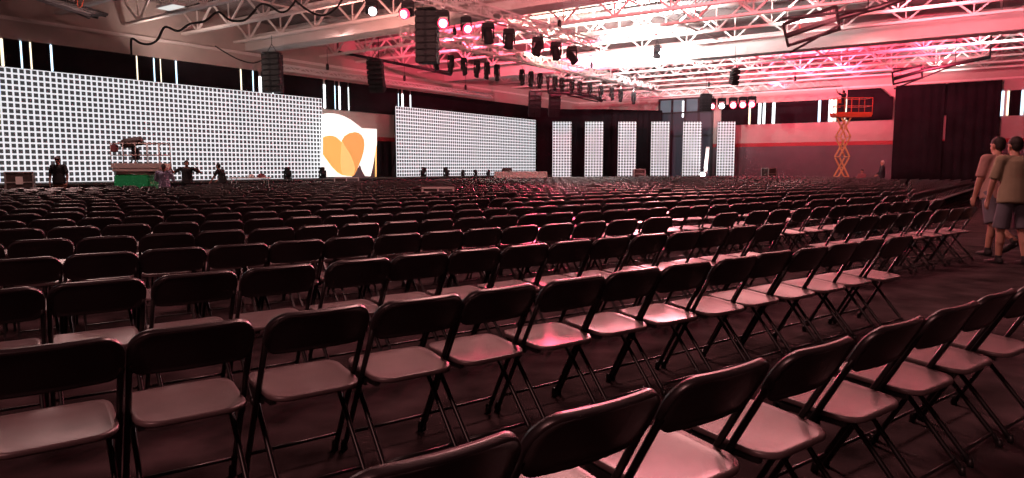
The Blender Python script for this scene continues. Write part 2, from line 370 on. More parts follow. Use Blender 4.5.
plate('edge_post', [(352,154),(355,154),(355,408),(352,408)], .02, .12, 'sign_pale')
plate('left_lobe', [(68,200),(80,193),(98,189),(118,190),(138,198),(158,215),(178,240),(198,268),(216,300),(229,332),(236,362),(232,388),(222,405),(200,403),(172,400),(145,385),(115,355),(90,320),(68,290)], -.04, -.005, 'sign_orange')
plate('right_lobe', [(235,170),(255,174),(272,188),(284,210),(287,240),(282,275),(272,310),(258,345),(245,375),(232,400),(222,405),(195,404),(172,398),(162,370),(159,335),(160,290),(163,250),(166,215),(180,192),(205,176)], -.045, -.041, 'sign_deep')
plate('overlap', [(166,216),(180,242),(198,268),(216,300),(229,332),(236,362),(232,388),(222,405),(195,404),(172,398),(162,370),(159,335),(160,290),(163,250)], -.055, -.046, 'sign_pale')
# ------------------------------------------------------------------ chairs
def rounded(w, h, r, n=5, rb=None, sag=0):
    rb = r if rb is None else rb; pts = []
    for cx, cz, a0, rr in ((w/2-r,h-r,0,r),(-w/2+r,h-r,90,r),(-w/2+rb,rb,180,rb),(w/2-rb,rb,270,rb)):
        for i in range(n+1):
            t = math.radians(a0+90*i/n); pts.append([cx+rr*math.cos(t), cz+rr*math.sin(t)])
    for p in pts:
        if p[1] < h*.45: p[1] -= sag*(1-(2*p[0]/w)**2)
    return pts
def densify(pts, step):
    out = []
    for i, p in enumerate(pts):
        q = pts[(i+1)%len(pts)]; L = math.hypot(q[0]-p[0], q[1]-p[1]); k = max(1, int(L/step))
        for j in range(k): out.append((p[0]+(q[0]-p[0])*j/k, p[1]+(q[1]-p[1])*j/k))
    return out
def shell(mb, pts, fmap, th, rings, lip):
    n = len(pts); cx = sum(p[0] for p in pts)/n; cz = sum(p[1] for p in pts)/n
    seq = [(s, th) for s in rings]+[(1.0-.018, th+lip),(1.0, th*.5+lip*.3),(1.0,-th*.5-lip*.3),(1.0-.018,-th-lip)]+[(s,-th) for s in reversed(rings)]
    vs = []; fs = []
    for s, t in seq: vs += [fmap(cx+(u-cx)*s, cz+(v-cz)*s, t) for u,v in pts]
    for i in range(len(seq)-1):
        for j in range(n): fs.append((i*n+j, i*n+(j+1)%n, (i+1)*n+(j+1)%n, (i+1)*n+j))
    fs += [tuple(reversed(range(n))), tuple((len(seq)-1)*n+j for j in range(n))]
    mb.add(vs, fs, True)
SL = .42/.765                           # lean of the long tubes
def yb(z): return .21-SL*(z-.015)
PWID = .440
def back_map(u, v, t):
    z = .618+v; curve = -.030*(1-(2*u/PWID)**2)
    c, s = math.cos(math.atan(SL)), math.sin(math.atan(SL))
    return Vector((u, yb(z)+curve+t*c+.004, z+t*s))
def seat_map(u, v, t):                  # v: 0 rear .. .39 front
    y = -.16+v; z = .420+.028*v/.39
    y += .022*max(0,v-.2)/.19*(1-(u/.2)**2)
    z += -.012*(1-min(1,(u/.2)**2))*(math.sin(math.pi*min(1,max(0,v/.39)))) + (-.02*max(0,(v-.33)/.06)**2 if v > .33 else 0)
    return Vector((u*(1+.06*(v/.39-.5)), y, z+t))
def chair_parts(detail):
    out = []
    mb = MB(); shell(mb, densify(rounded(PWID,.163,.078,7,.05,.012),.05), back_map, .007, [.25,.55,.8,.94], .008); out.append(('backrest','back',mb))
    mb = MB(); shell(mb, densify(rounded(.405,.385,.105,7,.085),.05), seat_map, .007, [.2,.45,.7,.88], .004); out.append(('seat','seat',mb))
    for s in (-1,1):
        mb = MB(); x = s*.208
        mb.tube([(x,yb(.66),.66),(x,yb(.45),.45),(x,yb(.2),.2),(x,yb(.012),.012)], .0125, 8)
        mb.lathe([(.016,0),(.018,.012),(.016,.035),(.0125,.05)], 8, Matrix.Translation((x,yb(.02)+.004,0)))
        out.append(('front_leg','tube',mb))
        mb = MB(); x = s*.182
        mb.tube([(x,.155,.415),(x,.03,.275),(x,-.17,.05),(x,-.20,.012)], .0115, 8)
        mb.lathe([(.014,0),(.016,.012),(.0115,.04)], 8, Matrix.Translation((x,-.197,0)))
        mb.cbox((s*.192,yb(.39)-.0,.39),(.012,.05,.03))
        out.append(('rear_leg','tube',mb))
    mb = MB(); mb.tube([(-.208,yb(.10),.10),(.208,yb(.10),.10)], .008, 8); out.append(('stretcher','tube',mb))
    mb = MB(); mb.tube([(-.182,-.163,.058),(.182,-.163,.058)], .008, 8); out.append(('stretcher','tube',mb))
    mb = MB(); mb.box((-.19,-.11,.392),(-.165,.18,.415)); mb.box((.165,-.11,.392),(.19,.18,.415)); mb.box((-.19,.14,.39),(.19,.165,.41)); out.append(('seat_bracket','tube',mb))
    return out
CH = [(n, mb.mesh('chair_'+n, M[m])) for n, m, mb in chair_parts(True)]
def simple_chair():                     # (verts, faces, material index) for chairs too small to show their parts
    V = []; Fs = []; MI = []
    def put(vs, fs, mi):
        o = len(V); V.extend(Vector(v) for v in vs); Fs.extend(tuple(i+o for i in f) for f in fs); MI.extend([mi]*len(fs))
    pts = rounded(PWID,.163,.078,4,.05,.012); n = len(pts)
    cz_ = .0815; R_ = [(.965,-.016),(1,-.008),(1,.008),(.965,.016)]
    put([back_map(u*q,cz_+(v-cz_)*q,t) for q,t in R_ for u,v in pts], [tuple(reversed(range(n))), tuple(range(3*n,4*n))]+[(k*n+i,k*n+(i+1)%n,(k+1)*n+(i+1)%n,(k+1)*n+i) for k in range(3) for i in range(n)], 0)
    pts = rounded(.405,.385,.105,3,.085); n = len(pts)
    lo = [seat_map(u,v,-.01) for u,v in pts]; hi = [seat_map(u,v,.01) for u,v in pts]
    put(lo+hi, [tuple(reversed(range(n))), tuple(range(n,2*n))]+[(i,(i+1)%n,n+(i+1)%n,n+i) for i in range(n)], 1)
    for s in (-1,1):
        for pp in ([(s*.208,yb(.66),.66),(s*.208,yb(.0),.0)], [(s*.182,.155,.415),(s*.182,-.205,.0)]):
            mb = MB(); mb.tube(pp, .0125, 4, False); put(mb.v, mb.f, 2)
    for pp in ([(-.208,yb(.1),.1),(.208,yb(.1),.1)], [(-.182,-.163,.058),(.182,-.163,.058)]):
        mb = MB(); mb.tube(pp, .008, 4, False); put(mb.v, mb.f, 2)
    return V, Fs, MI
SV, SF, SMI = simple_chair()
def simple_mesh(name, mats_list):
    me = bpy.data.meshes.new(name); me.from_pydata([tuple(v) for v in SV], [], SF)
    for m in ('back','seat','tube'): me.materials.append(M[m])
    me.polygons.foreach_set('material_index', SMI); me.update(); return me
SME = simple_mesh('folding_chair_simple', None)
# row geometry: u along a row, n from row to row
RA = math.radians(37.0); U = Vector((math.cos(RA),math.sin(RA),0)); N = Vector((-math.sin(RA),math.cos(RA),0))
TOPY = yb(.78)
ROWA = [(364,507),(553,655),(690,765),(788,847),(870,920),(932,974.5),(987,1011)]
ROWB = [(-15,109),(153,236),(283.6,361),(391.5,452),(479,524.5),(554.7,597),(620,655),(672.6,706.5),(725,750),(768,790.6),(803,826),(834,856),(860,881),(890,911)]
ROWC = [(-40,25),(53,133),(166,227),(253,306),(339,384),(406.6,444),(464,499.5),(515,544.6),(562,591),(598,627),(638,662.6),(674,695.5),(706,726),(736,755),(762,781),(841.4,858),(863,877),(881,896),(900,914),(918.6,933.6),(937,948),(952.5,965.6),(967.5,979)]
ROWD = [(10,50),(75,130),(153,203),(221,258),(277,322),(331,372.7),(384,418),(429,459),(468.7,499),(508,534.6),(542,565.6),(581.6,602),(613.6,634),(651,668),(719,737),(751,767),(773,789),(796,811),(816.7,831),(834.6,847),(850,862),(865,877),(880,891),(894,904),(907,917),(920,930),(934,943)]
def on_row(px, n):                      # u where image column px meets the row of chair tops at distance n
    lo, hi = YH+1, 1400.0
    for _ in range(40):
        m = (lo+hi)/2; d = ray(px, m); t = n/d.dot(N)
        if t < 0 or H+t*d.z < .78: hi = m
        else: lo = m
    d = ray(px, lo); return (d*(n/d.dot(N))).dot(U)
chairs = []                             # (row, pos Vector of chair base, heading, dist)
NS = {0:1.18, 1:2.66, 2:4.00, 3:5.32}
for ri, row in enumerate((ROWA, ROWB, ROWC, ROWD)):
    n = NS[ri]; us = []
    for x0, x1 in row: us.append((on_row(x0,n)+on_row(x1,n))/2)
    # keep neighbours from overlapping: relax to at least one chair width apart
    for _ in range(30):
        for i in range(len(us)-1):
            g = us[i+1]-us[i]
            if g < .444: us[i] -= (.444-g)/2; us[i+1] += (.444-g)/2
    # rows carry on out of the frame to the left (and to the right for the nearest row)
    us = [us[0]-.455*(k+1) for k in range({0:0,1:1,2:1,3:3}[ri])][::-1]+us
    if ri == 0: us += [us[-1]+.47]
    for i, u in enumerate(us):
        jit = random.uniform(-.02,.02)
        chairs.append((ri, U*u+N*(n+jit-TOPY*0), RA+random.uniform(-.02,.02), len(us)-i))
rows_n = [5.32+1.26*(i+1) for i in range(20)]
KINK = .575; RB = math.radians(53.0); U2 = Vector((math.cos(RB),math.sin(RB),0))
def gp(px, Y): return at_Y(px, 185, Y).x
OBST = [(gp(861.5,38.5),38.5,1.0),(gp(881.5,37.2),37.2,.95),(gp(851,45),45,2.0),(gp(769,46),46,1.0),(gp(525,47.5),47.5,2.6),(gp(19.5,23.5),23.5,1.1),(gp(136,24),24,1.6),(gp(59.5,22.6),22.6,.8),(gp(164.5,21.6),21.6,.8),(gp(187.5,24.6),24.6,.9),(gp(223.5,26),26,.9),(gp(250,31),31,1.3),(gp(346.5,29.5),29.5,.9),(gp(438,17.3),17.3,.75)]
def clear(q):
    a = q.x*.572+q.y*.820; p = q.x*.820-q.y*.572
    if -p > 22.3 or a > 46 or q.y > 46: return False
    if q.x/q.y > .52 and a > 39: return False
    for ox, oy, rr in OBST:
        if (q.x-ox)**2+(q.y-oy)**2 < rr*rr: return False
    return True
for k, n in enumerate(rows_n):
    ri = 4+k
    # main block: straight run between left frame edge and the radial aisle
    uL = on_row(-110, n); uR = on_row(512+KINK*F-8, n)
    off = random.uniform(0,.46); cnt = int((uR-uL)/.452); seq = []
    for i in range(cnt):
        u = uR-off-.452*i; q = U*u+N*(n+random.uniform(-.03,.03)); seq.append((q, RA+random.uniform(-.03,.03)))
    # right block turned further round, beyond the radial aisle
    q0 = U*uR+N*n; st = q0+U2*1.3
    m = 0; right = []
    if k < 16:
        while True:
            q = st+U2*(.452*m); m += 1
            if m > 46 or q.x/q.y > .90: break
            right.append((q, RB+random.uniform(-.03,.03)))
    i = 0
    for q, h in seq:
        if not clear(q) or random.random() < .012: continue
        i += 1; chairs.append((ri, q, h, i))
    j = 0
    for q, h in right:
        if not clear(q): continue
        j += 1; chairs.append((ri, q, h, -j))
def base(q, h): return q - (Matrix.Rotation(h,3,'Z') @ Vector((0,TOPY,0)))   # q is where the top of the back stands
def vis(q):
    return q.y > 0 and abs(q.x/q.y) < .92
chairs = [c for c in chairs if c[0] < 4 or vis(c[1])]
order = sorted(range(len(chairs)), key=lambda i: (chairs[i][0] >= 4, abs(chairs[i][1].x/chairs[i][1].y) > .75, chairs[i][1].y))
indiv = set(order[:300])
ROWN = ['nearest row','second nearest row']
sv = []; sf = []; smi = []
proto_done = False; seen_labels = {}
for i, (ri, q, h, idx) in enumerate(chairs):
    bp = base(q, h)
    if i in indiv:
        rown = 'nearest row' if ri == 0 else nth(ri+1)+' nearest row'
        if ri == 0: lab = 'black folding chair, %s from the left in the nearest row' % nth(len(ROWA)+2-idx)
        elif idx == 1: lab = 'black folding chair at the right end of the %s' % rown
        elif idx > 0: lab = 'black folding chair, %s from the right end of the %s' % (nth(idx), rown)
        else: lab = 'black folding chair past the right aisle, %s along the %s' % (nth(-idx), rown)
        if ri < 4:
            r = empty('folding_chair', bp, lab, 'chair', 'black folding chairs in rows', h)
            for nme, me in CH: linked(nme, me, r)
        else:
            r = bpy.data.objects.new('folding_chair', SME); C.objects.link(r); r.location = bp; r.rotation_euler.z = h
            tag(r, lab, 'chair', 'black folding chairs in rows')
    else:
        R = Matrix.Translation(bp) @ Matrix.Rotation(h,4,'Z'); o = len(sv)
        sv.extend(tuple(R@v) for v in SV); sf.extend(tuple(x+o for x in f) for f in SF); smi.extend(SMI)
me = bpy.data.meshes.new('distant_folding_chairs'); me.from_pydata(sv, [], sf)
for m in ('back','seat','tube'): me.materials.append(M[m])
me.polygons.foreach_set('material_index', smi); me.update()
o = bpy.data.objects.new('distant_folding_chairs', me); C.objects.link(o)
o.data.polygons.foreach_set('use_smooth',[False]*len(o.data.polygons)); tag(o, 'hundreds of distant black folding chairs filling the hall towards the screens', 'chair', None, 'stuff')
# ------------------------------------------------------------------ trusses
def truss(label, e0, e1, s=.44):
    d = e1-e0; L = d.length; x = d.normalized(); y = Vector((0,0,1)).cross(x).normalized(); z = Vector((0,0,1))
    mb = MB(); co = [y*sy*s/2+z*sz*s/2 for sy in (-1,1) for sz in (-1,1)]
    for c in co: mb.tube([e0+c, e1+c], .042, 6)
    n = int(L/.5); st = L/n
    for i in range(n):
        p, q = e0+x*st*i, e0+x*st*(i+1)
        for a, c in ((0,1),(2,3),(0,2),(1,3)):
            if i%2: a, c = c, a
            mb.tube([p+co[a], q+co[c]], .026, 4, False)
    for i in range(0, n+1, 4):
        p = e0+x*st*i
        for a, c in ((0,1),(1,3),(3,2),(2,0)): mb.tube([p+co[a], p+co[c]], .026, 4, False)
    r = empty('lighting_truss', e0, label, 'truss', 'aluminium lighting trusses')
    T = Matrix.Translation(-e0); mb.v = [tuple(T@Vector(v)) for v in mb.v]
    mb.build('truss_frame', M['alu'], r)
    k = max(2, int(L/7)+1)
    for i in range(k):
        mb = MB(); q = x*(L*(i+.5)/k)
        mb.tube([q+Vector((0,0,s/2)), q+Vector((0,0,8.15-e0.z))], .012, 5); mb.lathe([(.05,0),(.09,.08),(.09,.3),(.05,.38)], 8, Matrix.Translation(q+Vector((0,0,s/2+.05))))
        mb.build('hoist_chain', M['black_metal'], r)
    return r
ZT = 7.0
def T1(a): return W(a,-16.8,ZT+.3)
def T2(a): return W(a,-20.8,ZT)
truss('nearer lighting truss with glowing red lamps, running above the tall speaker stack', T1(12), T1(31))
truss('farther lighting truss hung with a row of dark moving heads', T2(22), T2(48))
truss('lighting truss across the far right carrying glowing red lamps', W(51,-27,6.9), W(51,-9,6.9))
truss('thin lighting truss along the left wall above the heart sign', W(a_left(285,-32.5),-32.5,6.75), W(a_left(492,-32.5),-32.5,6.75), .26)
def a_on(px, p, py=60): return a_left(px, p, py)
# ------------------------------------------------------------------ moving heads
def moving_head(name, loc, label, group, aim=(0,0,-1), lens='dark_lens', s=1.0, floor=False, yaw=0):
    sg = -1 if not floor else 1
    r = empty(name, loc, label, 'stage light', group, yaw); aim = Vector(aim).normalized()
    if not floor:
        mb = MB(); mb.tube([(0,0,.36),(0,0,.02)], .025*s, 6); mb.bev((0,0,.10),(.10*s,.10*s,.05),.012); mb.build('clamp', M['steel'], r)
    mb = MB(); mb.bev((0,0,sg*.05*s),(.36*s,.30*s,.11*s),.025*s); mb.build('base', M['black'], r)
    mb = MB()
    for x in (-.17,.17): mb.bev((x*s,0,sg*.27*s),(.05*s,.13*s,.36*s),.015*s)
    mb.bev((0,0,sg*.13*s),(.36*s,.14*s,.06*s),.015*s); mb.build('yoke', M['black'], r)
    c = Vector((0,0,sg*.36*s)); R = Matrix.Translation(c) @ (Matrix.Rotation(-yaw,4,'Z') @ aim.to_track_quat('Z','X').to_matrix().to_4x4())
    mb = MB(); mb.lathe([(.09*s,-.24*s),(.125*s,-.20*s),(.14*s,-.05*s),(.135*s,.12*s),(.15*s,.16*s),(.15*s,.235*s),(.135*s,.24*s)], 16, R); hd = mb.build('lamp_head', M['black'], r)
    mb = MB(); mb.lathe([(.132*s,.238*s),(.11*s,.252*s),(.05*s,.262*s)], 16, R); mb.build('lens', M[lens], hd)
    if lens in ('red_lens','pink_lens'):
        mb = MB(); mb.lathe([(.152*s,.14*s),(.160*s,.16*s),(.160*s,.243*s),(.136*s,.246*s)], 16, R); mb.build('halo_ring', M['red_halo'], hd)  # glowing ring stands in for the red halo of the lit lens
    return r
cam_dir = lambda q: (Vector((0,0,H))-q).normalized()
def on_truss(px, p, z): a = a_on(px, p, 20 if p > -18 else 70); return W(a, p, z)
g1 = 'moving head lamps on the trusses'
for px, lens, lab, s, tilt in ((372,'white_lens','bright white lamp left of the red ones under the nearer truss',1.0,(.1,0,.0)),(408,'red_lens','glowing red lamp left of the tall speaker stack',1.1,(-.55,.1,-.1)),(443,'red_lens','glowing red lamp right beside the tall speaker stack',1.2,(.0,.0,0)),(466,'red_lens','glowing red lamp, second to the right of the tall speaker stack',1.1,(.25,.1,-.1))):
    q = on_truss(px, -16.8, ZT-(.35 if px == 372 else .08)); moving_head('moving_head_light', q, lab, g1, cam_dir(q)+Vector(tilt), lens, s)
for px, lab, aim in ((488,'dark lamp pointing down, just right of the red lamps',(.1,0,-1)),(509,'dark lamp at the middle of the nearer truss pointing down',(-.1,.1,-1)),(556,'dark lamp near the far end of the nearer truss',(.2,0,-1)),(572,'last dark lamp on the nearer truss, tilted',(.5,-.3,-.8))):
    q = on_truss(px, -16.8, ZT-(.35 if px == 372 else .08)); moving_head('moving_head_light', q, lab, g1, aim, 'dark_lens', 1.3)
q = on_truss(538, -16.8, ZT-.08); moving_head('moving_head_light', q, 'small dim red lamp toward the far end of nearer truss', g1, (-.3,-.2,-.9), 'dark_lens', 1.3)
xs = (436,451,464,477,487,497,522,531,540,555,562,572,580,590,601,612,621,634)
for i, px in enumerate(xs):
    q = on_truss(px, -20.8, ZT-.62); random.seed(i)
    mh = moving_head('moving_head_light', q, 'dark moving head hanging from the farther truss, %s from its near end' % nth(i+1), g1, (random.uniform(-.35,.35),random.uniform(-.3,.3),-1), 'dark_lens', 1.08); mh.scale = (.72,.72,1.2)
for i, (px, lens) in enumerate(((712,'pink_lens'),(722,'white_lens'),(733.5,'pink_lens'),(743,'red_lens'),(752,'red_lens'))):
    p = p_right(px, 51, 97); q = W(51,p,6.9-.58)
    moving_head('moving_head_light', q, 'glowing lamp on the far right truss, %s from the left' % nth(i+1), g1, cam_dir(q)+Vector((0,0,-.05)), lens, 1.5)
# ------------------------------------------------------------------ speakers
def line_array(px, py0, py1, Y, wpx, label, n=6, curve=0.0, red=False):
    top = at_Y(px, py0, Y); h = (py1-py0)*Y/F; w = wpx*Y/F; dz = h/n
    r = empty('line_array_speaker', top, label, 'speaker', 'hanging line array speakers'); y = 0; ang_ = 0; z = 0
    r.rotation_euler.z = math.radians(-8 if px < 480 else 6)
    mb = MB(); mb.cbox((0,0,.06),(w*.9,.5,.06)); mb.tube([(-w*.3,0,.06),(0,0,.5)],.015,5); mb.tube([(w*.3,0,.06),(0,0,.5)],.015,5)
    mb.tube([(0,0,.45),(0,0,max(.6,8.1-top.z))],.014,5); mb.build('rigging_frame', M['black_metal'], r)
    for i in range(n):
        mb = MB(); R = Matrix.Translation((0,y,z)) @ Matrix.Rotation(ang_,4,'X')
        mb.bev((0,0,-dz/2),(w,.55,dz*.95),.02,R)
        c = mb.build('speaker_cabinet', M['black'], r)
        mb = MB()
        for s in (-1,1): mb.box((s*w*.26-w*.2,-.29,-dz*.88),(s*w*.26+w*.2,-.276,-dz*.12),R)
        mb.build('grille', M['black_metal'], c)
        y += math.sin(ang_)*dz; z -= math.cos(ang_)*dz; ang_ -= curve
line_array(427,11,61,27,21,'tall black speaker stack hanging between the red lamps', 8)
line_array(272,54,91,37,18,'black speaker stack hanging above the right part of the long screen', 7)
line_array(375,61,91,42,15,'dark speaker stack hanging above the heart sign, tilted', 7, -.09)
line_array(535,92,116,52,12,'reddish speaker stack above the end of the middle screen', 6, -.12)
line_array(555,90,116,52,11,'speaker stack hanging just right of the reddish one', 7, -.10)
line_array(706,95,111,50,10,'speaker stack hanging above the bright floor lamp', 5)
line_array(657,47,58,40,5,'small tilted dark speaker hanging in the brightest patch of the roof', 2, -.25)
line_array(735,70,84,40,7,'small tilted dark speaker hanging below the roof at right', 3, -.2)
# ------------------------------------------------------------------ folded basketball backstops
def backstop(label, pts, Y0, Y1, board=None, r_=.09, roll=0):
    """pts: picture points of the main arm from its root to its board end, between depths Y0 and Y1."""
    n = len(pts); P = [at_Y(x,y,Y0+(Y1-Y0)*i/(n-1)) for i,(x,y) in enumerate(pts)]
    r = empty('basketball_backstop', P[0], label, 'basketball backstop', 'folded basketball backstops'); T = -P[0]
    mb = MB(); mb.tube([p+T for p in P], r_, 8); mb.build('mast', M['black_metal'], r)
    side = (P[-1]-P[0]).cross(Vector((0,0,1))).normalized()
    side = Matrix.Rotation(math.radians(roll),3,(P[-1]-P[0]).normalized()) @ side
    mb = MB(); m0 = P[0]+(P[-1]-P[0])*.35
    for s in (-1,1): mb.tube([m0+T, P[-1]+T+side*s*.75], .045, 6); pass
    mb.tube([m0+T, m0+T+Vector((0,0,1.6))], .02, 5); mb.build('brace', M['black_metal'], r)
    mb = MB()
    for s in (-1,1): mb.tube([P[0]+T, P[0]+T+side*s*.5+Vector((0,0,1.2))], .035, 6)
    mb.tube([P[0]+T, P[0]+T+Vector((0,0,1.1))], .05, 6); mb.build('hanger', M['black_metal'], r)
    if board:
        d = (P[-1]-P[0]).normalized(); c = P[-1]+T
        up = side.cross(d).normalized()
        if up.z < 0: up = -up
        B = Matrix((( side.x,d.x,up.x,c.x),(side.y,d.y,up.y,c.y),(side.z,d.z,up.z,c.z),(0,0,0,1)))
        w, l = board
        mb = MB(); mb.box((-w/2,-l,.05),(w/2,0,.09),B); bd = mb.build('backboard', M['net'], r)
        mb = MB()
        for q in (-w/2,w/2): mb.box((q-.045,-l-.04,.03),(q+.045,.04,.11),B)
        for q in (-l,0): mb.box((-w/2,q-.045,.03),(w/2,q+.045,.11),B)
        mb.build('board_frame', M['black_metal'], bd)
        mb = MB(); mb.tube([B@Vector((.23*math.cos(t*math.pi/8),-l*.3+.0,.33+.23*math.sin(t*math.pi/8))) for t in range(16)], .012, 6, closed=True); mb.build('rim', M['orange'], bd)
backstop('folded backstop with grey backboard at the upper left corner', [(14,-10),(54,4),(98,17)], 24, 24.6, (1.5,2.0), .08, 14)
backstop('long black folded backstop reaching in from the upper right edge', [(915,-6),(880,7),(845,16),(786,36)], 25, 26.5, (.95,1.8), .10, 48)
backstop('black folded backstop near the roof above the huge curtain', [(990,57),(950,65),(925,70),(893,79)], 40, 42, (.9,1.5), .11, 45)
backstop('black folded backstop behind the dark speaker stack above the heart sign', [(338,52),(380,60),(430,70),(452,74)], 44, 45, None)
backstop('black folded backstop behind the hanging lamps near the middle', [(548,92),(575,93),(592,96),(602,101)], 50, 51, None, .13)
# ------------------------------------------------------------------ hanging cables
def cable(label, pts, Y0, Y1, r=.03, sag=True):
    n = len(pts); P = [at_Y(x,y,Y0+(Y1-Y0)*i/(n-1)) for i,(x,y) in enumerate(pts)]
    Q = []
    for i in range(n-1):
        p0 = P[max(0,i-1)]; p1 = P[i]; p2 = P[i+1]; p3 = P[min(n-1,i+2)]
        for k in range(6):
            t = k/6; Q.append(.5*((2*p1)+(p2-p0)*t+(2*p0-5*p1+4*p2-p3)*t*t+(3*p1-p0-3*p2+p3)*t**3))
    Q.append(P[-1]); o = Q[0].copy(); mb = MB(); mb.tube([q-o for q in Q], r, 6)
    tag(mb.build('hanging_cable', M['rubber'], None, o), label, 'cable', 'black cables looped along the roof')
cable('black cable hanging down the left wall then looping to a joist', [(131.5,56),(131.5,39),(140,43),(150,44),(158,39),(165,27),(178,31),(190,24),(205,21),(218,12),(230,20),(245,20),(256,9)], 33, 30, .05)
cable('black cable swag below the roof left of the white lamp', [(256,8),(262,4),(270,6),(280,12),(288,10),(296,0)], 28, 27, .04)
cable('second black cable swag left of the bright white lamp', [(296,1),(306,9),(318,15),(328,14),(338,6),(343,-3)], 27, 26, .04)
cable('thin dark cable dropping to the first speaker stack', [(215,46),(228,54),(240,60),(254,63),(266,58)], 36, 37, .03)
# ------------------------------------------------------------------ scissor lifts
def scissor_lift(loc, rz, label, hd, deckL, dw, body, arm, railm, stages, name='scissor_lift', base_h=.55, ext=.0, rh=1.05, rr=.022):
    r = empty(name, loc, label, 'scissor lift', None, rz); w = dw; L = deckL
    mb = MB(); mb.bev((0,0,.16+base_h/2),(L*.96,w,base_h),.04); ch = mb.build('chassis', M[body], r)
    for x in (-.38,.38):
        for y in (-1,1):
            mb = MB(); mb.lathe([(.06,-.06),(.17,-.06),(.19,-.03),(.19,.03),(.17,.06),(.06,.06)], 14, Matrix.Translation((x*L,y*(w/2+.03),.19)) @ Matrix.Rotation(math.pi/2,4,'X')); mb.build('wheel', M['tyre'], r)
    z0 = .16+base_h; z1 = hd-.12; dz = (z1-z0)/stages; aw = .31 if stages > 1 else L*.42
    for i in range(stages):
        mb = MB()
        for y in (-w*.33, w*.33):
            for s in (-1,1):
                mb.tube([(-s*aw,y+s*.03,z0+dz*i+.03),(s*aw,y+s*.03,z0+dz*(i+1)-.03)], .055, 4)
        for x,zz in ((-aw,z0+dz*i+.03),(aw,z0+dz*i+.03),(0,z0+dz*(i+.5))): mb.tube([(x,-w*.36,zz),(x,w*.36,zz)], .035, 8)
        mb.build('scissor_arm', M[arm], r)
    mb = MB(); mb.bev((ext/2,0,hd-.06),(L+ext,w*1.05,.14),.02); mb.box((-L/2-.02,-w*.54,hd),(L/2+ext+.02,-w*.52,hd+.16)); mb.box((-L/2-.02,w*.52,hd),(L/2+ext+.02,w*.54,hd+.16)); dk = mb.build('platform', M[railm if name=='x' else ('cream_paint' if body=='green' else railm)], r)
    mb = MB(); xs_ = [-L/2, -L/6, L/6, L/2]+([L/2+ext] if ext else [])
    for y in (-w*.52, w*.52):
        for x in xs_: mb.tube([(x,y,hd),(x,y,hd+rh)], rr, 6)
        for zz in (rh*.52,rh): mb.tube([(-L/2,y,hd+zz),(L/2+ext,y,hd+zz)], rr, 6)
    for x in (-L/2, L/2+ext):
        for zz in (rh*.52,rh): mb.tube([(x,-w*.52,hd+zz),(x,w*.52,hd+zz)], rr, 6)
    mb.build('guard_rail', M['cream_paint' if body=='green' else railm], dk)
    mb = MB(); mb.bev((-L/2+.12,-w*.5,hd+rh*.8),(.2,.14,.26),.02); mb.build('control_box', M['red_cloth' if body=='green' else 'orange'], dk)
    return r
YG = 24.0; XG = at_Y(136,180,YG).x
scissor_lift((XG+.02,YG,0), 0, 'lowered scissor lift with green body and cream rails before the long screen', 1.32, 1.24, .70, 'green', 'cream_paint', 'cream_paint', 1, ext=.40, base_h=.93, rh=.82, rr=.014)
moving = at_Y(134,166.5,YG)
r = empty('follow_spot', (moving.x,YG,1.34), 'big black lamp head on a stand riding on the green lift', 'stage light')
mb = MB()
for k in range(3): mb.tube([(0,0,.45),(.22*math.cos(k*2.1+.4),.22*math.sin(k*2.1+.4),.0)], .018, 6)
mb.tube([(0,0,.35),(0,0,.72)], .05, 8); mb.build('stand', M['black_metal'], r)
mb = MB(); mb.bev((.08,0,.45),(.22,.2,.42),.04); mb.build('ballast_box', M['black'], r)
mb = MB(); R = Matrix.Translation((-.05,0,.84)) @ Matrix.Rotation(math.radians(80),4,'Y'); mb.lathe([(.10,-.34),(.15,-.28),(.17,0),(.14,.2),(.16,.32),(.15,.36)], 16, R); mb.build('lamp_head', M['case'], r)
YO = 45.0; XO = at_Y(851,150,YO).x; rzO = math.radians(-8)
scissor_lift((XO-.55,YO,0), 0, 'raised scissor lift with orange platform and pale yellow crossed arms', 4.62, 1.35, .95, 'orange', 'yellow', 'orange', 3, ext=.85, rr=.017)
# ------------------------------------------------------------------ cases, tables, barriers
def flight_case(loc, dims, label, rz=0, sticker=False):
    r = empty('flight_case', loc, label, 'flight case', 'road cases', rz); x,y,z = dims
    mb = MB(); mb.bev((0,0,.12+z/2),(x-.03,y-.03,z-.02),.015); mb.build('case_body', M['case'], r)
    mb = MB()
    for sx_ in (-1,1):
        for sy in (-1,1): mb.cbox((sx_*(x/2-.02),sy*(y/2-.02),.12+z/2),(.05,.05,z))
        for zz in (.13,.12+z-.01): mb.cbox((sx_*(x/2-.02),0,zz),(.05,y,.04))
    for sy in (-1,1):
        for zz in (.13,.12+z*.68,.12+z-.01): mb.cbox((0,sy*(y/2-.015),zz),(x,.04,.04))
    mb.build('metal_edging', M['steel'], r)
    for sx_ in (-1,1):
        for sy in (-1,1):
            mb = MB(); mb.lathe([(.03,-.025),(.055,-.025),(.055,.025),(.03,.025)], 12, Matrix.Translation((sx_*(x/2-.12),sy*(y/2-.12),.06)) @ Matrix.Rotation(math.pi/2,4,'X')); mb.cbox((sx_*(x/2-.12),sy*(y/2-.12),.11),(.1,.08,.03)); mb.build('castor', M['black_metal'], r)
    mb = MB(); mb.tube([(-.1,-y/2-.01,.12+z*.5),(-.1,-y/2-.05,.12+z*.5),(.1,-y/2-.05,.12+z*.5),(.1,-y/2-.01,.12+z*.5)], .012, 6); mb.build('handle', M['steel'], r)
    if sticker:
        mb = MB(); mb.box((-.1,-y/2-.012,.12+z*.62),(.1,-y/2+.003,.12+z*.86)); s = mb.build('paper_label', M['pinkwhite'], r)
    return r
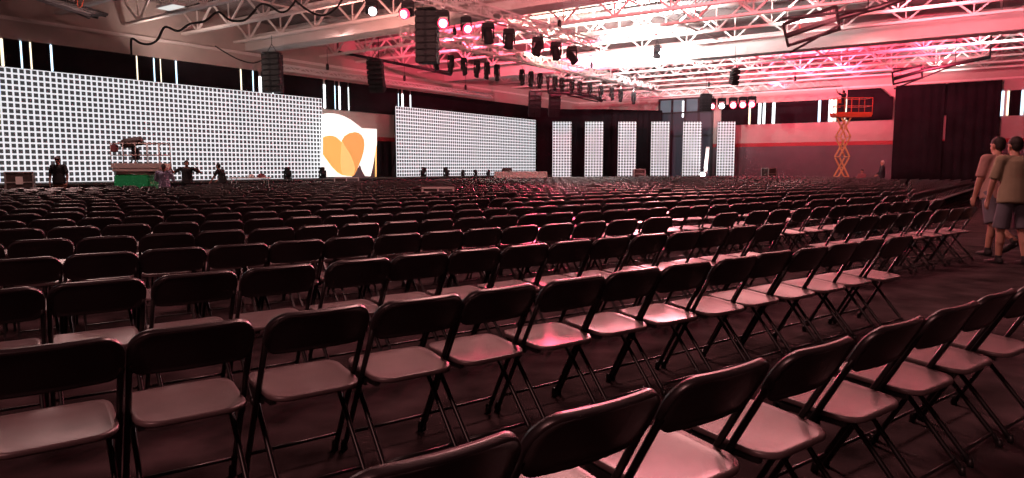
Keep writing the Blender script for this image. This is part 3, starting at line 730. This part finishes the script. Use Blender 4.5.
q = at_Y(19.5,172,23.5); flight_case((q.x,23.5,0), (.80,.55,q.z-.12), 'brown road case with metal edges and white paper at far left', math.radians(30), True)
q = at_Y(639,169,50); flight_case((q.x,50,0), (.82,.6,q.z-.12), 'dark road case standing between the third and fourth LED columns', 0)
q = at_Y(769,168,46); flight_case((q.x,46,0), (.75,.6,q.z-.12), 'dark equipment case on the floor left of the orange lift', .5)
def table(loc, w, d, h, label, rz=0, cloth=False, name='folding_table'):
    r = empty(name, loc, label, 'table', None, rz)
    mb = MB(); mb.bev((0,0,h-.025),(w,d,.05),.015); mb.build('table_top', M['white_plastic'], r)
    if cloth:
        mb = MB(); n = 60; vs = []; per = []
        for i in range(n):
            t = i/n*4; k = int(t); f_ = t-k
            c = [(-w/2,-d/2),(w/2,-d/2),(w/2,d/2),(-w/2,d/2),(-w/2,-d/2)]
            per.append((c[k][0]+(c[k+1][0]-c[k][0])*f_, c[k][1]+(c[k+1][1]-c[k][1])*f_))
        for z_, o in ((h-.01,1.01),(h*.5,1.02),(.03,1.03)): vs += [(x*(o+.015*math.sin(i*2.1)*(h-z_)),y*(o+.03*math.sin(i*2.1)*(h-z_)),z_) for i,(x,y) in enumerate(per)]
        fs = [(j*n+i,j*n+(i+1)%n,(j+1)*n+(i+1)%n,(j+1)*n+i) for j in range(2) for i in range(n)]
        mb.add(vs, fs, True); mb.build('skirt', M['pinkwhite'], r)
    for x in (-1,1):
        for y in (-1,1):
            mb = MB(); mb.tube([(x*(w/2-.1),y*(d/2-.08),0),(x*(w/2-.12),y*(d/2-.08),h-.04)], .016, 8); mb.build('leg', M['steel'], r)
    return r
q = at_Y(250,177.3,31); table((q.x,31,0), 1.65, .7, q.z, 'white table with small things on it in front of the long screen')
qt = q
mb = MB(); mb.lathe([(.10,0),(.13,.03),(.12,.09),(.07,.13),(.02,.15)], 12); tag(mb.build('white_bundle', M['white_plastic'], None, (qt.x+.05,31,qt.z)), 'white rounded bundle on the white table by the long screen', 'bundle')
mb = MB(); mb.bev((0,0,.06),(.3,.22,.12),.02); mb.bev((.02,0,.14),(.2,.16,.04),.01); tag(mb.build('red_box', M['red_cloth'], None, (qt.x+.5,31,qt.z)), 'reddish box on the right end of the white table', 'box')
q = at_Y(525,171.5,47.5); table((q.x-.3,47.5,0), 3.5, .9, q.z, 'long table with pale pinkish skirt below the middle screen', 0, True, 'skirted_table')
q2 = at_Y(507,170,47.3); mb = MB(); mb.bev((0,0,.1),(.7,.4,.2),.03); mb.bev((0,0,.22),(.6,.34,.05),.02); mb.tube([(-.2,-.2,.1),(-.2,-.25,.1),(.2,-.25,.1),(.2,-.2,.1)],.015,5)
tag(mb.build('equipment_box', M['case'], None, (q2.x,47.5,q.z)), 'dark equipment box on the left end of the pale skirted table', 'box')
def barrier(loc, w, h0, h1, label, rz=0):
    r = empty('framed_panel', loc, label, 'panel', None, rz)
    mb = MB(); t = .045
    for x in (-w/2, 0, w/2): mb.cbox((x,0,(h0+h1)/2),(t,.05,h1-h0))
    for z_ in (h0, h1): mb.cbox((0,0,z_),(w+t,.05,t))
    mb.build('frame', M['white_plastic'], r)
    for x in (-w/4, w/4):
        mb = MB(); mb.cbox((x,.005,(h0+h1)/2),(w/2-t,.02,h1-h0-t)); mb.build('panel', M['case' if x < 0 else 'wall_dark'], r)
    for x in (-w/2, w/2):
        mb = MB(); mb.tube([(x,0,h0),(x,0,.02)], .02, 6); mb.tube([(x,-.2,.015),(x,.2,.015)], .018, 6); mb.build('leg', M['white_plastic'], r)
q = at_Y(438,187,17.3); barrier((q.x,17.3,0), .76, q.z-.13, q.z-.02, 'small white two-panel frame standing among the chairs', .05)
q = at_Y(346.5,177.3,29.5); barrier((q.x,29.5,0), 1.0, q.z-.2, q.z-.02, 'white two-panel frame standing below the heart sign', 0)
# floor lights on the stage fronts
gl = 'small stage lights standing on the stage edge'
for px, py, p_, lab in ((284,177.6,-32.4,'black stage light at the foot of the long screen near its right end'),(319.5,177.4,-32.4,'black stage light at the left foot of the heart sign')):
    a = a_on(px,p_); q = W(a,p_,.69); moving_head('stage_floor_light', q, lab, gl, (-.2,.2,1), 'dark_lens', 1.05, True)
for i, (px, p_) in enumerate(((422,-32.4),(445,-32.4),(462,-32.4),(475,-32.4),(488,-32.4))):
    a = a_on(px,p_); moving_head('stage_floor_light', W(a,p_,.69), 'black stage light before the middle screen, %s from its left end' % nth(i+1), gl, (.3*(-1)**i,.3,1), 'dark_lens', 1.05 if i < 2 else .75, True)
# bright floor lamp and the pale drape strip it washes
q = at_Y(702.5,175,56); lampq = q
r = empty('floor_lamp', (q.x,56,0), 'dazzling white lamp near the floor between the last two LED columns', 'stage light')
mb = MB(); mb.tube([(0,0,.02),(0,0,q.z-.2)], .03, 8); mb.lathe([(.25,0),(.25,.03),(.03,.06)], 14); mb.build('stand', M['black_metal'], r)
mb = MB(); R = Matrix.Translation((0,0,q.z)) @ Matrix.Rotation(math.radians(75),4,'X'); mb.lathe([(.10,-.2),(.16,-.1),(.20,.0),(.22,.08)], 16, R); hd = mb.build('lamp_housing', M['black'], r)
mb = MB(); mb.lathe([(.21,.075),(.17,.12),(.06,.15)], 16, R); mb.build('lens', M['white_lens'], hd)
d0 = at_Y(708,150,57.6); mb = MB(); n = 16
vs = [(-.14+.28*i/n, .03*math.sin(i*1.6), z_) for z_ in (.68,1.4,2.9,3.0) for i in range(n+1)]
vs = [(v[0]*(1 if v[2] < 2.95 else .8)+.07*(v[2]-.68), v[1], v[2]) for v in vs]
mb.add(vs, [(j*(n+1)+i,j*(n+1)+i+1,(j+1)*(n+1)+i+1,(j+1)*(n+1)+i) for j in range(3) for i in range(n)], True)
o = mb.build('white_drape', M['white_plastic'], None, (at_Y(705.5,165,57.6).x,57.6,0)); o.modifiers.new('t','SOLIDIFY').thickness = .02
tag(o, 'narrow white drape lit up behind the dazzling floor lamp', 'curtain')
# ------------------------------------------------------------------ people
def capsule(mb, p, q, r0, r1, n=14):
    p, q = Vector(p), Vector(q); d = q-p
    if d.length < 1e-5: d = Vector((0,0,.001))
    R = Matrix.Translation(p) @ d.normalized().to_track_quat('Z','Y').to_matrix().to_4x4(); L = d.length; prof = []
    for i in range(5): t = -math.pi/2+i*math.pi/8; prof.append((max(.0005,r0*math.cos(t)), r0*math.sin(t)))
    prof.append((r0,0.0))
    for i in range(1,5): t = i*math.pi/8; prof.append((max(.0005,r1*math.cos(t)), L+r1*math.sin(t)))
    prof.insert(6,(r1,L)); mb.lathe(prof, n, R)
def ell(mb, c, r, M_=None, n=16):
    prof = [(max(.001,math.sin(math.pi*i/10)), -math.cos(math.pi*i/10)) for i in range(11)]
    R = Matrix.Translation(Vector(c)) @ (M_ if M_ is not None else Matrix.Identity(4)) @ Matrix.Diagonal((r[0],r[1],r[2],1))
    mb.lathe(prof, n, R)
def fuse(mb, name, m, parent, vox, smooth=4):
    o = mb.build(name+'_raw', m); rm = o.modifiers.new('r','REMESH'); rm.mode = 'VOXEL'; rm.voxel_size = vox; rm.use_smooth_shade = True
    s = o.modifiers.new('s','SMOOTH'); s.iterations = smooth; s.factor = .5
    bpy.context.view_layer.update()
    me = bpy.data.meshes.new_from_object(o.evaluated_get(bpy.context.evaluated_depsgraph_get())); me.name = name
    bpy.data.objects.remove(o); me.polygons.foreach_set('use_smooth', [True]*len(me.polygons))
    me.materials.clear(); me.materials.append(m)
    r = bpy.data.objects.new(name, me); C.objects.link(r)
    if parent is not None: r.parent = parent
    return r
def person(loc, rz, Ht, label, skin, shirt, trousers, hair, short=True, vox=.014, pose=None, cap=False, pony=False, sit=False, sleeve=.55, fat=1.0, group=None):
    """local frame: faces +y; unit heights scaled by Ht."""
    P = dict(lean=0.0, side=0.0, hl=(0,0), hr=(0,0), kl=0.0, kr=0.0, al=((-.02,.02),(-.01,.07)), ar=((.02,.02),(.01,.07)), nod=0.0, turn=0.0)
    P.update(pose or {}); s = Ht/1.78
    r = empty('person', loc, label, 'person', group, rz); V3 = Vector
    hipz = .93*s if not sit else .50*s
    pel = V3((0,0,hipz))
    def up(h, off=0.0): return pel+V3((P['side']*h, math.sin(P['lean'])*h+off, math.cos(P['lean'])*h))
    chest = up(.33*s); shc = up(.49*s); neck = up(.53*s); hd = up(.66*s)+V3((0,.02*s+P['nod'],0))
    sh = {k: shc+V3((k*.185*s*fat,0,-.02*s)) for k in (-1,1)}
    hip = {k: pel+V3((k*.095*s,0,-.02*s)) for k in (-1,1)}
    th, sk = .43*s, .42*s
    knee = {}; ank = {}; toe = {}
    for k, (sw, out), bend in ((-1,P['hl'],P['kl']),(1,P['hr'],P['kr'])):
        if sit: knee[k] = hip[k]+V3((k*.05*s,th,.0)); ank[k] = knee[k]+V3((0,.02*s,-sk+.02*s)); 
        else:
            knee[k] = hip[k]+V3((k*.02*s+out,math.sin(sw)*th,-math.cos(sw)*th)); t2 = sw-bend
            ank[k] = knee[k]+V3((k*.005*s,math.sin(t2)*sk,-math.cos(t2)*sk))
        t3 = 0 if sit else -bend*.8
        toe[k] = ank[k]+V3((k*.03*s,math.cos(t3)*.17*s,-.055*s+math.sin(t3)*.17*s))
    elb = {}; wr = {}
    for k, (a1, a2) in ((-1,P['al']),(1,P['ar'])):
        # a = (sideways, forward) swing as offsets per unit length of upper arm / forearm (x, y), optional z
        def go(o, a, L):
            z_ = a[2] if len(a) > 2 else None
            v = V3((a[0], a[1], 0)); v.z = z_ if z_ is not None else -math.sqrt(max(.02, 1-min(.98,v.length_squared)))
            return o+v.normalized()*L
        elb[k] = go(sh[k]+V3((k*.02*s,0,0)), (a1[0]+k*.10,)+tuple(a1[1:]), .29*s); wr[k] = go(elb[k], a2, .25*s)
    b = MB()
    # trunk
    for c, rr in ((pel+V3((0,0,.02*s)),(.155*fat,.105,.12)),(up(.14*s),(.135*fat,.10,.13)),(chest,(.16*fat,.115,.17)),(up(.43*s),(.155*fat,.10,.10))): ell(b, c, [x*s for x in rr])
    for k in (-1,1):
        capsule(b, up(.46*s), sh[k], .07*s, .062*s); capsule(b, hip[k]+V3((0,-.02*s,.0)), knee[k], .088*s, .056*s); capsule(b, knee[k]+(ank[k]-knee[k])*.02, knee[k]+(ank[k]-knee[k])*.45+V3((0,-.012*s,0)), .054*s, .052*s); capsule(b, knee[k]+(ank[k]-knee[k])*.4, ank[k], .05*s, .036*s)
        capsule(b, ank[k]-V3((0,.03*s,.02*s)), toe[k], .038*s, .032*s)
        capsule(b, sh[k], elb[k], .052*s, .040*s); capsule(b, elb[k], elb[k]+(wr[k]-elb[k])*.4, .041*s, .040*s); capsule(b, elb[k]+(wr[k]-elb[k])*.35, wr[k], .040*s, .027*s)
        # hand: palm, five fingers
        d = (wr[k]-elb[k]).normalized(); sd = d.cross(V3((k,0,0)))
        fw = V3((0,1,0))-d*d.y
        fw = (fw if fw.length > .1 else V3((0,0,1))-d*d.z).normalized(); nrm = d.cross(fw).normalized()*-k
        if nrm.x*k > 0: nrm = -nrm        # palm faces the body
        pc = wr[k]+d*.045*s
        for j in range(4):
            o_ = fw*(.030-.020*j)*s; L = (.072,.082,.077,.060)[j]*s
            capsule(b, wr[k]+o_*.5, pc+o_+d*.045*s, .018*s, .012*s, 8)
            k1 = pc+o_+d*.045*s; k2 = k1+(d*.95+nrm*.25).normalized()*L*.45; k3 = k2+(d*.75+nrm*.6).normalized()*L*.5
            capsule(b, k1, k2, .0095*s, .0088*s, 8); capsule(b, k2, k3, .0088*s, .0078*s, 8)
        t0 = wr[k]+d*.03*s+fw*.022*s; t1 = t0+(fw*.75+d*.6+nrm*.2).normalized()*.04*s; t2_ = t1+(d*.9+fw*.3+nrm*.3).normalized()*.035*s
        capsule(b, t0, t1, .014*s, .0105*s, 8); capsule(b, t1, t2_, .0105*s, .009*s, 8)
    # neck and head
    capsule(b, shc-V3((0,0,.02*s)), hd-V3((0,.0,.06*s)), .060*s, .054*s)
    Rz = Matrix.Rotation(P['turn'],4,'Z')
    def hp(x,y,z): return hd+(Rz@V3((x*s,y*s,z*s)))
    ell(b, hp(0,-.01,.03), [x*s for x in (.076,.095,.092)], Rz); ell(b, hp(0,.018,-.035), [x*s for x in (.062,.07,.075)], Rz); ell(b, hp(0,.06,-.085), [x*s for x in (.032,.028,.025)])
    capsule(b, hp(0,.082,.01), hp(0,.102,-.03), .010*s, .015*s, 8)
    ell(b, hp(0,.078,-.058), [x*s for x in (.024,.012,.008)])
    for k in (-1,1):
        ell(b, hp(k*.078,-.008,-.005), [x*s for x in (.012,.02,.033)]); ell(b, hp(k*.03,.078,.022), [x*s for x in (.018,.012,.009)])
    body = fuse(b, 'body', M[skin], r, vox*s)
    # eyes
    mb = MB()
    for k in (-1,1): ell(mb, hp(k*.03,.089,.008), [x*s for x in (.011,.007,.006)])
    mb.build('eyes', M['hair'], r)
    tz = (pel-up(-1)).normalized(); tx = (V3((1,0,0))-tz*tz.x).normalized(); ty = tz.cross(tx)
    TR = Matrix(((tx.x,ty.x,tz.x,0),(tx.y,ty.y,tz.y,0),(tx.z,ty.z,tz.z,0),(0,0,0,1)))
    # shirt
    b = MB(); e = .016*s
    for c, rr in ((up(.02*s),(.165*fat,.118,.10)),(up(.14*s),(.15*fat,.115,.13)),(chest,(.172*fat,.128,.17)),(up(.43*s),(.165*fat,.112,.10))): ell(b, c, [x*s for x in rr])
    for k in (-1,1):
        capsule(b, up(.46*s), sh[k], .075*s, .076*s)
        b2 = sh[k]+(elb[k]-sh[k])*min(1,sleeve/.55*.8)
        b.tube([sh[k], sh[k]+(b2-sh[k])*.5, b2], .072*s, 14, True, r2=.070*s)
        if sleeve > .9: b.tube([elb[k]-(elb[k]-sh[k])*.2, elb[k], wr[k]-(wr[k]-elb[k])*.05], .058*s, 12, True, r2=.042*s)
    b.lathe([(.184*s*fat,-.14*s),(.187*s*fat,-.11*s),(.178*s*fat,.05*s),(.166*s*fat,.20*s),(.172*s*fat,.34*s),(.168*s*fat,.42*s),(.12*s,.48*s)], 18, Matrix.Translation(pel+V3((0,0,.02*s))) @ TR @ Matrix.Diagonal((1,.74,1,1)))
    fuse(b, 'shirt', M[shirt], r, max(.010,vox)*s, 14)
    # trousers or shorts
    b = MB(); ell(b, pel+V3((0,0,.01*s)), [x*s for x in (.170*fat,.124,.11)])
    for k in (-1,1):
        if short and not sit:
            kk = hip[k]+(knee[k]-hip[k])*1.0; b.tube([hip[k]+V3((0,-.012*s,.03*s)), hip[k]+(kk-hip[k])*.5+V3((0,-.006*s,0)), kk], .094*s, 16, True, r2=.102*s)
        else:
            b.tube([hip[k]+V3((0,-.012*s,.03*s)), knee[k]], .100*s, 14, True, r2=.072*s); b.tube([knee[k], ank[k]+V3((0,0,.02*s))], .074*s, 14, True, r2=.060*s); ell(b, knee[k], [.074*s]*3)
    fuse(b, 'shorts' if short else 'trousers', M[trousers], r, max(.010,vox)*s)
    # shoes
    for k in (-1,1):
        b = MB(); d = toe[k]-ank[k]; capsule(b, ank[k]-V3((0,.035*s,.03*s)), toe[k]-V3((0,0,.0)), .046*s, .040*s); b.tube([ank[k]-V3((0,0,.035*s)), ank[k]+(knee[k]-ank[k]).normalized()*.05*s], .05*s, 12, True, r2=.044*s)
        fuse(b, 'shoe', M['shoe'], r, max(.010,vox)*s, 2)
    # hair
    b = MB(); ell(b, hp(0,-.018,.045), [x*s for x in (.082,.098,.088)], Rz); ell(b, hp(0,-.05,.0), [x*s for x in (.074,.062,.075)], Rz)
    if pony: capsule(b, hp(0,-.10,.04), hp(0,-.13,-.04), .03*s, .035*s); capsule(b, hp(0,-.13,-.04), hp(0,-.11,-.18), .034*s, .015*s)
    hr_ = fuse(b, 'hair', M[hair], r, max(.009,vox*.8)*s, 2)
    if cap:
        b = MB(); ell(b, hp(0,-.008,.06), [x*s for x in (.09,.105,.082)], Rz)
        b2 = MB(); b.lathe([(.085*s,0),(.088*s,.006*s),(.085*s,.012*s)], 18, Matrix.Translation(hp(0,.10,.055)) @ Rz @ Matrix.Diagonal((.9,1,1,1)))
        fuse(b, 'cap', M['case'], r, max(.009,vox*.7)*s, 2)
    return r
def feet(px, Y): q = at_Y(px, 185 if Y > 15 else 215, Y); return (q.x, Y, 0)
# the two men walking away at the right edge
person(feet(1012,9.75), math.radians(4), 1.84, 'person in loose khaki T-shirt and slate shorts walking away at right edge', 'skin', 'khaki', 'shorts', 'hair', True, .008,
       dict(lean=.10, side=.07, hl=(.10,0), kl=.10, hr=(-.10,0), kr=.12, al=((-.06,.10),(.02,.30)), ar=((.06,-.12),(.02,.10)), nod=.01), fat=1.12, sleeve=.62)
person(feet(992,10.45), math.radians(12), 1.87, 'person in dusty pink top half hidden left of the khaki shirt', 'skin', 'pink_shirt', 'shorts', 'hair', True, .009,
       dict(lean=.12, side=.17, hl=(-.30,0), kl=.75, hr=(.22,0), kr=.08, al=((-.08,.05),(-.02,.25)), ar=((.05,.15),(0,.35))), fat=1.0, sleeve=.62)
# crew by the long screen
FAR = .018
person(feet(59.5,22.6), math.pi, 1.74, 'person in cap, black T-shirt and brown shorts standing before the long screen', 'skin_dark', 'black_cloth', 'brown_shorts', 'hair', True, FAR, dict(al=((-.10,.02),(.0,.15)), ar=((.10,.02),(.0,.15))), cap=True, fat=1.1)
person(feet(164.5,21.6), .2, 1.50, 'person with ponytail and blue grey shirt right of the green lift', 'skin_dark', 'blue_cloth', 'dark_cloth', 'hair', False, FAR, dict(al=((-.15,.2),(.3,.8,-.2)), ar=((.15,.2),(-.3,.8,-.2))), pony=True, fat=1.15, sleeve=1.0)
person(feet(187.5,24.6), math.pi+.4, 1.64, 'person in black with both elbows raised before the long screen', 'skin_dark', 'black_cloth', 'dark_cloth', 'hair', False, FAR, dict(al=((-.75,.25,-.55),(.5,.45,.75)), ar=((.75,.25,-.55),(.25,.5,.7))), fat=1.15)
person(feet(223.5,26.0), math.radians(80), 1.56, 'person in black leaning left beside the white table', 'skin_dark', 'black_cloth', 'red_cloth', 'hair', False, FAR, dict(lean=.25, al=((-.1,.45),(0,.6)), ar=((.1,.45),(0,.8)), nod=.03), fat=1.1)
# far right
person(feet(881.5,37.2), math.radians(70), 1.76, 'person with pale hair and dark clothes standing near the huge curtain', 'skin', 'dark_cloth', 'dark_cloth', 'hair_grey', False, FAR, dict(al=((-.05,.25),(0,.7)), ar=((.05,.25),(0,.7))), fat=1.1, sleeve=1.0)
person(feet(861.5,38.5), math.radians(120), 1.70, 'person in maroon seated on a chair right of the orange lift', 'skin_dark', 'red_cloth', 'dark_cloth', 'hair', False, FAR, dict(al=((-.05,.3),(0,.8)), ar=((.05,.3),(0,.8))), sit=True)
r = empty('folding_chair', (feet(861.5,38.5)[0]+.02,38.52,0), 'black folding chair under the seated person in maroon', 'chair', None, math.radians(120))
for nme, me in CH: linked(nme, me, r)
person((at_Y(843,110,YO).x,YO,4.63), .3, 1.60, 'person in dark clothes standing on the raised orange platform', 'skin_dark', 'black_cloth', 'dark_cloth', 'hair', False, FAR, dict(al=((-.1,.5,.3),(0,.5,.8)), ar=((.1,.5,.3),(0,.5,.8))), fat=1.0)
# ------------------------------------------------------------------ lamps and added fill lights
def spot(name, loc, target, e, col, size=110, blend=.6, r=.12):
    l = bpy.data.lights.new(name,'SPOT'); l.energy = e; l.color = col; l.spot_size = math.radians(size); l.spot_blend = blend; l.shadow_soft_size = r
    o = bpy.data.objects.new(name, l); C.objects.link(o); o.location = loc; o.rotation_euler = (Vector(target)-Vector(loc)).to_track_quat('-Z','Y').to_euler(); return o
RED = (1,.07,.15); WHT = (1,.97,.95); WARM = (1,.78,.66)
K = 4.0
def onceil(px, py, z=9.2): return at_z(px, py, z)
def upspot(nm, px, py, drop, e, col, size=95, blend=.8):
    t = onceil(px,py); spot(nm, (t.x-.8,t.y-2.2,t.z-drop), t, e*K, col, size, blend)
# white hot region and red washes thrown at the roof by the truss lamps
upspot('white_wash', 655, 40, 2.2, 3600, WHT, 125)
upspot('white_wash', 640, 12, 2.0, 2400, WHT, 120)
upspot('white_wash', 550, 18, 2.2, 1000, (1,.84,.66), 110)
upspot('white_wash', 945, 52, 2.2, 420, WHT, 80)
upspot('white_wash', 1008, 20, 2.2, 420, WHT, 90)
upspot('white_wash', 800, 4, 1.8, 260, WHT, 100)
upspot('red_wash', 470, 25, 2.2, 2600, RED, 150)
upspot('red_wash', 745, 90, 2.2, 1700, RED, 150)
upspot('red_wash', 820, 55, 2.4, 2300, RED, 150)
upspot('red_wash', 930, 30, 2.4, 1300, RED, 150)
upspot('red_wash', 690, -70, 2.6, 1300, (1,.20,.24), 160)
upspot('red_wash', 900, -80, 2.6, 1300, (1,.18,.22), 160)
upspot('pink_fill', 380, -10, 2.8, 200, (1,.40,.34), 160)  # pink spots are added fill for the roof; no lamps hang there
upspot('pink_fill', 200, 6, 2.8, 80, (1,.74,.66), 160)
upspot('red_wash', 590, 50, 2.0, 1200, RED, 150)
spot('red_wash', W(50.5,-13.5,7.3), W(54,-10,9), 1900, RED, 170, 1)
upspot('pink_fill', 450, -140, 2.8, 800, (1,.42,.40), 160)  # added overhead fill for sheen on seats and chair rims
upspot('pink_fill', 120, -150, 2.8, 420, (1,.50,.46), 160)
upspot('pink_fill', 800, -180, 2.8, 600, (1,.36,.36), 160)
spot('red_beam', W(27,-16.8,6.6), (1.2,5.5,0), 9000, RED, 50, 1, .6)
spot('pink_seat_fill', W(33,-14,7.0), (4.5,7.5,0), 6500, (1,.30,.34), 50, 1, .5)  # added pink spots put highlights on the seats; no such lamps hang there
spot('pink_seat_fill', W(36,-20.8,6.6), (3.0,16,0), 2600, (1,.62,.64), 56, 1, .5)
spot('red_wash', W(33,-4,6.9), W(41.5,2,8.3), 900*K, (1,.22,.28), 130, 1)  # added red spot to colour the roof beam face, away from any truss
spot('white_beam', lampq+Vector((0,.2,.1)), ((706-512)/F*57.6,57.6,2.0), 500, WHT, 70, .5)
WARM = (1,.42,.40)
for a_, p_, e_ in ((10,-24,1600),(24,-27,1400),(38,-27,1200),(8,-4,1700),(24,-6,1500),(40,-6,1000),(54,-8,700),(-6,0,1400)):  # added ambient fill spots; no lit fixtures hang here
    spot('overhead_fill', W(a_,p_,7.7), W(a_,p_,0), e_*(.85 if p_ < -20 else .95), (1,.60,.55) if p_ < -20 else WARM, 168, .5, 1.0)
wd = bpy.data.worlds.new('world'); sc.world = wd; wd.use_nodes = True
wd.node_tree.nodes['Background'].inputs[0].default_value = (.5,.6,.75,1); wd.node_tree.nodes['Background'].inputs[1].default_value = .0
# ------------------------------------------------------------------ camera
cd = bpy.data.cameras.new('camera'); cd.sensor_width = 36; cd.lens = 36*F/1024; cd.clip_end = 300; cd.clip_start = .05
co = bpy.data.objects.new('camera', cd); C.objects.link(co); co.location = (0,0,H); co.rotation_euler = (math.pi/2-TH,0,0); sc.camera = co
vs_ = sc.view_settings; vs_.view_transform = 'Standard'; vs_.look = 'None'; vs_.gamma = 1; vs_.use_curve_mapping = False; vs_.exposure = 0
sc.cycles.use_denoising = True; sc.cycles.denoiser = 'OPENIMAGEDENOISE'; sc.cycles.denoising_prefilter = 'NONE'; sc.cycles.denoising_input_passes = 'RGB_ALBEDO'; sc.cycles.caustics_reflective = False; sc.cycles.caustics_refractive = False; sc.cycles.max_bounces = 5; sc.cycles.diffuse_bounces = 3; sc.cycles.glossy_bounces = 3; sc.cycles.sample_clamp_indirect = 4
